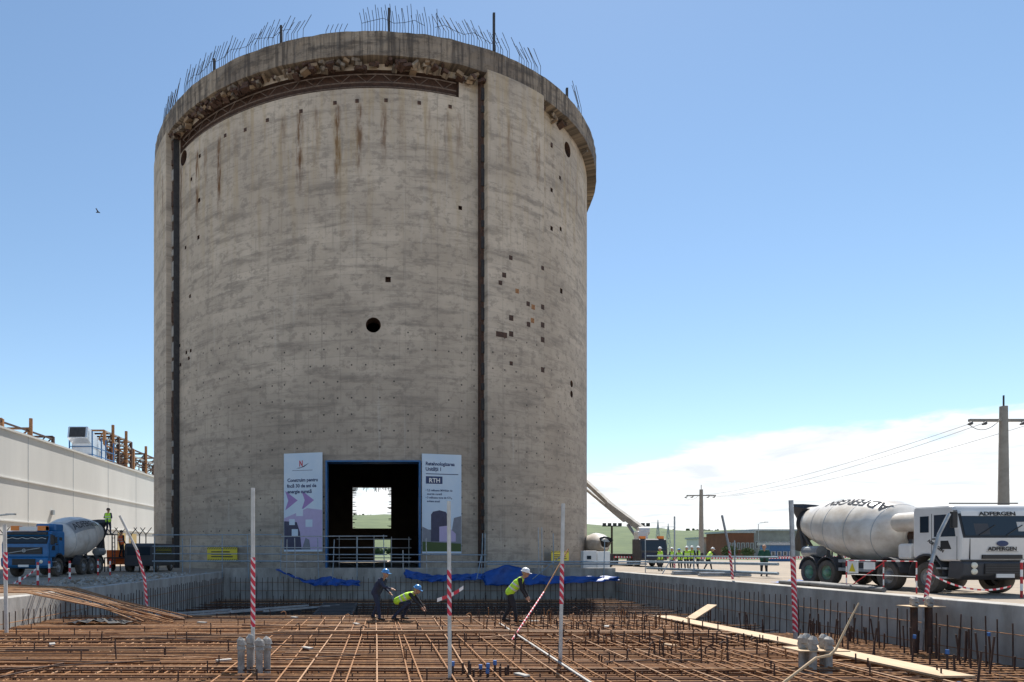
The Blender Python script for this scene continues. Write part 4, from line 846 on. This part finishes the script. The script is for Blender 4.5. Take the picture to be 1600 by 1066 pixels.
MB().box((-.6, 0, .1), (.35, .6, 1.45)).build('housing', 'white_paint', cb, bevel=.02); MB().box((.4, .05, .1), (1.3, .6, 1.4)).build('housing', 'white', cb, bevel=.02); MB().box((-.35, -.02, .85), (-.05, .01, 1.1)).build('meter_window', 'glass', cb)
for i in range(3): MB().box((-.7, -.1-.01*i, 0), (1.4, .7, .1)).build('base', 'conc', cb) if i == 0 else None
for i, (x, y) in enumerate(((19.0, 36), (18.6, 38.5))):
    o = empty('pipe_stack', (x, y, 0), ['small stack of steel tubes on the right bank', 'farther stack of steel tubes on the right bank'][i], 'pipes', 'tube stacks')
    for k in range(5): MB().tube([(-1.4, (k % 3)*.15, .06+.12*(k//3)), (1.4, (k % 3)*.15, .06+.12*(k//3))], .06, 8).build('tube', 'galv', o)
# ================================================================== poles, lines, far buildings
def power_pole(x, Y, hgt, r, label):
    o = empty('power_pole', (x, Y, 0), label, 'power pole', 'concrete power poles'); MB().tube([(0, 0, 0), (0, 0, hgt)], [r, r*.62], 10).build('shaft', 'pole_conc', o, smooth=50)
    MB().bar((-2.2, 0, hgt-.9), (2.2, 0, hgt-.9), .2, .16).build('crossarm', 'pole_conc', o)
    for s_ in (-2.1, -1.2, 1.2, 2.1): MB().tube([(s_, 0, hgt-.95), (s_-.25, -.3, hgt-1.15), (s_-.6, -.5, hgt-1.25)], [.06, .11, .06], 8).build('insulator', 'dark_steel', o)
    MB().tube([(0, 0, hgt-.1), (0, 0, hgt+.7)], .05, 6).build('top_pin', 'dark_steel', o); MB().tube(sag((-2.7, -.5, hgt-1.25), (-.5, -.3, hgt-.9), .5, 8), .02, 5).build('jumper_wire', 'black', o)
power_pole(39.7, 41.5, 10.7, .34, 'tall concrete power pole behind the white cab'); power_pole(47.8, 97.6, 10.8, .40, 'concrete power pole in the middle distance above the workers')
for i, (a, b) in enumerate((((-2.7, -.5, -1.25), (-2.5, 0, -1.1)), ((-1.8, -.5, -1.2), (1.2, 0, -1.1)), ((1.4, -.4, -1.2), (2.4, 0, -1.1)))):
    o = MB().tube(sag(Vector((39.7, 41.5, 10.7))+Vector(a), Vector((47.8, 97.6, 10.8))+Vector(b), .9, 20), .014, 5).build('power_line', 'dark_steel'); tag(o, ['uppermost wire between the power poles', 'middle wire between the power poles', 'lowest wire between the power poles'][i], 'wire', 'overhead wires')
for i, (x, Y) in enumerate(((956, 150), (1000, 150))):
    o = empty('floodlight_mast', ((x-PX)/F*Y, Y, 0), ['left floodlight mast beyond the pump truck', 'right floodlight mast beyond the pump truck'][i], 'floodlight', 'floodlight masts'); MB().tube([(0, 0, 0), (0, 0, 7.4)], .22, 8).build('mast', 'dark_rust', o); MB().bar((-2.2, 0, 7.4), (2.2, 0, 7.4), .2).build('crossbar', 'dark_steel', o)
    for k in range(4): MB().box((-2.1+k*1.2, -.3, 7.4), (-1.4+k*1.2, .2, 8.1)).build('lamp_head', 'dark_steel', o)
for i, (x, y) in enumerate(((1028, 812), (1044, 818))):
    Y = 380; hh = EYE+(PY-y)/F*Y; o = empty('lattice_pylon', ((x-PX)/F*Y, Y, 0), ['taller lattice pylon on the far field', 'shorter lattice pylon on the far field'][i], 'pylon', 'far pylons'); q = MB()
    for s_ in (-1, 1):
        for t_ in (-1, 1): q.bar((s_*1.6, t_*1.6, 0), (0, 0, hh), .22)
    for z in np.arange(2, hh-2, 3): w_ = 1.6*(1-z/hh); q.bar((-w_, 0, z), (w_*.8, 0, z+2.6), .15); q.bar((w_, 0, z), (-w_*.8, 0, z+2.6), .15)
    for z in (hh-2, hh-5): q.bar((-4, 0, z), (4, 0, z), .2)
    q.build('lattice', 'galv', o)
def block(x0, x1, yt, Y, dep, m, label, wins=0, roofm='galv'):
    xa, xb = (x0-PX)/F*Y, (x1-PX)/F*Y; hh = EYE+(PY-yt)/F*Y; o = empty('far_building', (xa, Y, 0), label, 'building', 'low buildings beyond the site'); MB().box((0, 0, -.1), (xb-xa, dep, hh)).build('wall', m, o); MB().box((-.3, -.3, hh), (xb-xa+.3, dep+.3, hh+.4)).build('roof', roofm, o)
    for i in range(wins):
        wx = (xb-xa)*(i+.15)/wins; fr_ = MB().box((wx, -.08, hh*.35), (wx+(xb-xa)*.75/wins, .05, hh*.62)).build('window', 'galv', o); MB().box((wx+.15, -.1, hh*.37), (wx+(xb-xa)*.75/wins-.15, -.05, hh*.60)).build('pane', 'glass', fr_)
block(1098, 1136, 842, 150, 8, 'white_panel', 'low white shed left of the brick building'); block(1136, 1178, 833, 140, 9, 'brick_far', 'brown brick building with a band of windows', 6); block(1178, 1250, 830, 145, 9, 'conc', 'grey concrete building right of the brick one', 7)
block(1203, 1240, 852, 95, 2.5, 'blue_steel', 'low blue-walled shed behind the rear of the white truck', 4)
for i, (x, y, Y) in enumerate(((12, 806, 50), (1185, 817, 120))):
    b = at(x, y, Y); o = empty('street_lamp', (b.x-(.0 if i else 1.2), Y, 0), ['street lamp in front of the white hall at left edge', 'street lamp near the far grey building'][i], 'street lamp', 'street lamps'); MB().tube([(0, 0, 0), (0, 0, b.z-.2), (.3, 0, b.z), (1.3, 0, b.z+.1)], .06, 6).build('post', 'galv', o); MB().box((1.1, -.12, b.z+.06), (1.8, .12, b.z+.17)).build('lamp_head', 'galv', o)
# tree and shrubs near far buildings
for i, (x, Y, hh) in enumerate(((1140, 118, 2.6), (1168, 116, 2.2), (1600, 33, 1.0))):
    o = empty('shrub', ((x-PX)/F*Y, Y, 0), ['round green shrub left of the far brick building', 'round green shrub before the far brick building', 'low green shrub at the right edge behind the truck'][i], 'shrub', 'green shrubs'); MB().tube([(0, 0, 0), (.1, 0, hh*.5)], .08, 6).build('trunk', 'dark_rust', o); q = MB()
    for k in range(420):
        p = Vector((random.gauss(0, 1), random.gauss(0, 1), random.gauss(0, 1))).normalized()*random.uniform(.4, 1); p = Vector((p.x*hh*.55, p.y*hh*.5, hh*.6+p.z*hh*.42)); M_ = Matrix.Translation(p) @ Euler((random.random()*6, random.random()*6, 0)).to_matrix().to_4x4(); s_ = hh*.07
        q.add([M_ @ Vector(v) for v in ((-s_, 0, 0), (0, -s_*.6, 0), (s_, 0, 0), (0, s_*.6, .02))], [(0, 1, 2, 3)])
    q.build('crown', 'field', o)
# bird
bd = MB(); bd.tube([(-.18, 0, 0), (0, 0, .02), (.2, 0, 0)], [.03, .07, .02], 6)
for s_ in (-1, 1): bd.add([(-.05, 0, .03), (.1, 0, .03), (.05, s_*.45, .16), (-.05, s_*.4, .15)], [(0, 1, 2, 3)])
o = bd.build('bird', 'black'); o.location = at(153, 332, 60); tag(o, 'small dark bird flying left of the tower', 'bird')
# ================================================================== people
def capsule(mb, a, b, ra, rb, n=10):
    a, b = Vector(a), Vector(b); d = b-a
    if d.length < 1e-5: d = Vector((0, 0, 1e-3)); b = a+d
    u = d.normalized(); pts = []; rs = []
    for t in (-1, -.8, -.45, 0): pts.append(a+u*ra*t); rs.append(max(ra*math.sqrt(max(1-t*t, 0)), .001))
    for t in (0, .45, .8, 1): pts.append(b+u*rb*t); rs.append(max(rb*math.sqrt(max(1-t*t, 0)), .001))
    if (b-a).length < 1e-3: pts = pts[:4]+pts[5:]; rs = rs[:4]+rs[5:]
    mb.tube(pts, rs, n)
def person(loc, rz, label, pose='stand', vest='hiviz', top='navy', legs='navy', hat='helmet_white', voxel=.02, group='site workers', fingers=False, vestless=False):
    V = Vector; bend = {'stand': 0, 'stoop': 38, 'lean': 28, 'crouch': 62}[pose]; S = []   # local: faces -y
    hipz = {'stand': .92, 'stoop': .90, 'lean': .90, 'crouch': .62}[pose]; hip = V((0, 0, hipz)); th = R_(bend)
    dirb = V((0, -math.sin(th), math.cos(th))); fw = V((0, -math.cos(th), -math.sin(th)))
    ch = hip+dirb*.36; nk = hip+dirb*.55; head = nk+(dirb*.7+V((0, -.25 if bend else -.05, .4))).normalized()*.17
    for s_ in (-1, 1):
        x = V((s_, 0, 0))
        S.append((hip+x*.08, ch+x*.10, .125, .125, 'vest')); S.append((ch+x*.08, nk+x*.12-dirb*.06, .12, .085, 'vest'))
        kn = hip+V((s_*.11, -.06 if pose != 'crouch' else -.34, -.44 if pose != 'crouch' else -.06)); an = V((s_*.13, (.04*s_ if pose != 'crouch' else -.12*s_), .09))
        if pose in ('stoop', 'lean'): an.y += s_*.16; kn.y += s_*.08
        S.append((hip+x*.09, kn, .10, .068, 'legs')); S.append((kn, an, .066, .046, 'legs')); S.append((an+V((0, .03, -.04)), an+V((0, -.17, -.05)), .042, .035, 'boots'))
        sh = nk+x*.19-dirb*.05
        if pose == 'stand':
            el_ = sh+V((s_*.08, .03, -.29)); wr = el_+(V((-s_*.03, -.14, -.20)) if hash(label) % 3 else V((-s_*.16, -.19, .02)))
        elif pose == 'stoop': el_ = sh+V((s_*.05, -.05, -.29)); wr = el_+V((-s_*.06, -.12, -.24))
        elif pose == 'lean': el_ = sh+(V((.06, .10, -.27)) if s_ > 0 else V((-.05, -.18, -.22))); wr = el_+(V((-.02, -.20, -.16)) if s_ > 0 else V((.02, -.24, -.06)))
        else: el_ = sh+V((s_*.03, -.16, -.22)); wr = el_+V((-s_*.06, -.16, -.20))
        S.append((sh, el_, .062, .048, 'top')); S.append((el_, wr, .046, .034, 'top'))
        hd = (wr-el_).normalized(); palm = wr+hd*.075; S.append((wr+hd*.02, palm, .034, .036, 'skin'))
        sd_ = hd.cross(V((0, 1, 0) if abs(hd.y) < .8 else (0, 0, 1))).normalized()
        if fingers:
            for k, ln in enumerate((.065, .078, .075, .058)):
                b0 = palm+sd_*(.028*(1.5-k)*.75); m0 = b0+hd*ln*.6; S.append((b0, m0, .011, .010, 'skin')); S.append((m0, m0+hd*ln*.4+V((0, -.02, -.012)), .010, .008, 'skin'))
            S.append((wr+hd*.03+sd_*.03, wr+hd*.075+sd_*.062, .012, .010, 'skin'))
    S.append((hip, hip+dirb*.1, .13, .13, 'legs')); S.append((nk-dirb*.03, head-V((0, 0, .06)), .055, .055, 'skin'))
    S.append((head+V((0, .01, .03)), head+V((0, -.015, -.06)), .098, .072, 'skin')); S.append((head+V((0, -.09, -.02)), head+V((0, -.115, -.035)), .014, .015, 'skin'))
    for s_ in (-1, 1): S.append((head+V((s_*.09, .01, -.01)), head+V((s_*.097, .015, -.04)), .018, .014, 'skin'))
    mb = MB()
    for a, b, ra, rb_, t in S: capsule(mb, a, b, ra, rb_)
    me = mb.mesh('person', 'skin'); o = bpy.data.objects.new('person', me); COL.objects.link(o)
    md = o.modifiers.new('r', 'REMESH'); md.mode = 'VOXEL'; md.voxel_size = voxel; md.use_smooth_shade = True
    sm = o.modifiers.new('s', 'SMOOTH'); sm.iterations = 2 if fingers else 3; sm.factor = .5
    me2 = evaluated(o); o.modifiers.clear(); o.data = me2; me2.materials.clear()
    for k in (top, legs, vest if not vestless else top, 'skin', 'boots', 'reflect'): me2.materials.append(MT[k])
    idx = {'top': 0, 'legs': 1, 'vest': 2, 'skin': 3, 'boots': 4}; n = len(me2.polygons); C = np.zeros(n*3); me2.polygons.foreach_get('center', C); C = C.reshape(-1, 3); best = np.full(n, 9.); mi = np.zeros(n, int)
    for a, b, ra, rb_, t in S:
        A = np.array(a); d = np.array(b)-A; L2 = max((d*d).sum(), 1e-9); u = np.clip(((C-A)@d)/L2, 0, 1); dist = np.linalg.norm(C-A-u[:, None]*d, axis=1)-(ra+(rb_-ra)*u); k = dist < best; best[k] = dist[k]; mi[k] = idx[t]
    if not vestless:
        hgt = (C-np.array(hip))@np.array(dirb); band = (mi == 2) & (((hgt > .12) & (hgt < .17)) | ((hgt > .27) & (hgt < .32))); mi[band] = 5
    me2.polygons.foreach_set('material_index', mi); me2.polygons.foreach_set('use_smooth', [True]*n); me2.update()
    o.location = loc; o.rotation_euler.z = rz; tag(o, label, 'person', group); k_ = random.uniform(.95, 1.04); o.scale = (k_*1.06, k_*1.06, k_)
    if hat:
        tilt = Matrix.Translation(head+V((0, .005, .045))) @ Matrix.Rotation(th*.45, 4, 'X'); hm = MB().lathe([(.118, -.005), (.118, .02), (.112, .06), (.09, .10), (.05, .125), (0, .133)], 18, tilt); hm.lathe([(.108, -.004), (.135, -.006), (.135, .004), (.11, .008)], 18, tilt); hm.box((-.08, -.185, -.008), (.08, -.11, .004), tilt); hm.build('hard_hat', hat, o, smooth=40)
    for s_ in (-1, 1): MB().lathe([(0, .012), (.012, 0), (0, -.012)], 8, Matrix.Translation(head+V((s_*.034, -.088, .005)))).build('eye', 'black', o)
    return o
MATZ = -.83
person((3.95, 20.3, MATZ), R_(70), 'worker in lime vest and white helmet stooping at right of the mat', 'stoop', 'hiviz', 'darkcloth', 'darkcloth', 'helmet_white', .011, 'workers on the rebar', True)
person((-.25, 21.0, MATZ), R_(60), 'worker in plain navy overalls and blue helmet leaning over the mat', 'lean', 'navy', 'navy', 'navy', 'helmet_blue', .011, 'workers on the rebar', True, True)
person((.45, 20.9, MATZ), R_(75), 'worker in lime vest crouching low beside the navy overalls', 'crouch', 'hiviz', 'darkcloth', 'navy', 'helmet_blue', .011, 'workers on the rebar', True)
person((-18.5, 43.45, 2.56), R_(170), 'worker in lime vest standing on top behind the blue truck\'s drum', 'stand', 'hiviz', 'navy', 'navy', 'darkcloth', .02, 'workers by the blue truck')
person((-18.15, 44.75, 1.0), R_(150), 'worker in orange vest climbed up behind the blue truck', 'stand', 'hiviz_orange', 'darkcloth', 'darkcloth', 'darkcloth', .02, 'workers by the blue truck')
person((-20.9, 34.2, 0), R_(30), 'person in orange jacket at the left edge by the blue cab', 'stand', 'hiviz_orange', 'hiviz_orange', 'navy', 'helmet_white', .02, 'workers by the blue truck')
for i, (x, Y, rz, top, lb) in enumerate(((1031, 47, 10, 'darkcloth', 'standing apart at the left of the group with grey trousers'), (1050, 49, 200, 'navy', 'second from left in the group, partly behind a tube'), (1063, 50, 170, 'darkcloth', 'third from left in the group by the pump truck'), (1073, 49, 185, 'navy', 'in the middle of the group with back turned'), (1081, 51, 120, 'darkcloth', 'right of the middle of the group'), (1091, 50, 230, 'darkcloth', 'second from right in the group'), (1106, 48.5, 90, 'darkcloth', 'at the right end of the group facing left'))):
    person(((x-PX)/F*Y, Y, 0), R_(rz), 'worker in lime vest '+lb, 'lean' if i in (2, 6) else 'stand', 'hiviz', top, 'darkcloth', 'helmet_white' if i in (1, 3, 4) else 'helmet_blue' if i == 2 else 'helmet_white', .024, 'group of workers by the pump truck')
person(((1194-PX)/F*36, 36, 0), R_(160), 'person in dark green jacket standing right of the tilted pole', 'stand', 'greencloth', 'greencloth', 'darkcloth', None, .022, None, False, True)

# plastic sheet on the mat, dry stalk close to the camera
q = MB(); vs = []
for i in range(15):
    for j in range(6): vs.append((-9.6+i*.13, 19.3+j*.14+.1*math.sin(i), -.80+.14*abs(math.sin(i*1.1+j*.8))*math.sin(math.pi*(i+.5)/15)))
tag(q.add(vs, [(i*6+j, i*6+j+1, (i+1)*6+j+1, (i+1)*6+j) for i in range(14) for j in range(5)]).build('plastic_sheet', 'black', smooth=60), 'crumpled black plastic sheet lying on the mat near the left wall', 'plastic sheet')
o = MB().tube([at(1170, 1108, 9), at(1228, 1064, 9), at(1275, 1028, 9), at(1297, 1024, 9), at(1306, 1015, 9), at(1330, 965, 9), at(1342, 942, 9)], [.022, .02, .018, .022, .016, .012, .008], 7).build('dry_stalk', 'wood', smooth=60); tag(o, 'bent dry tan stalk rising at the lower right near the capped bars', 'stalk')
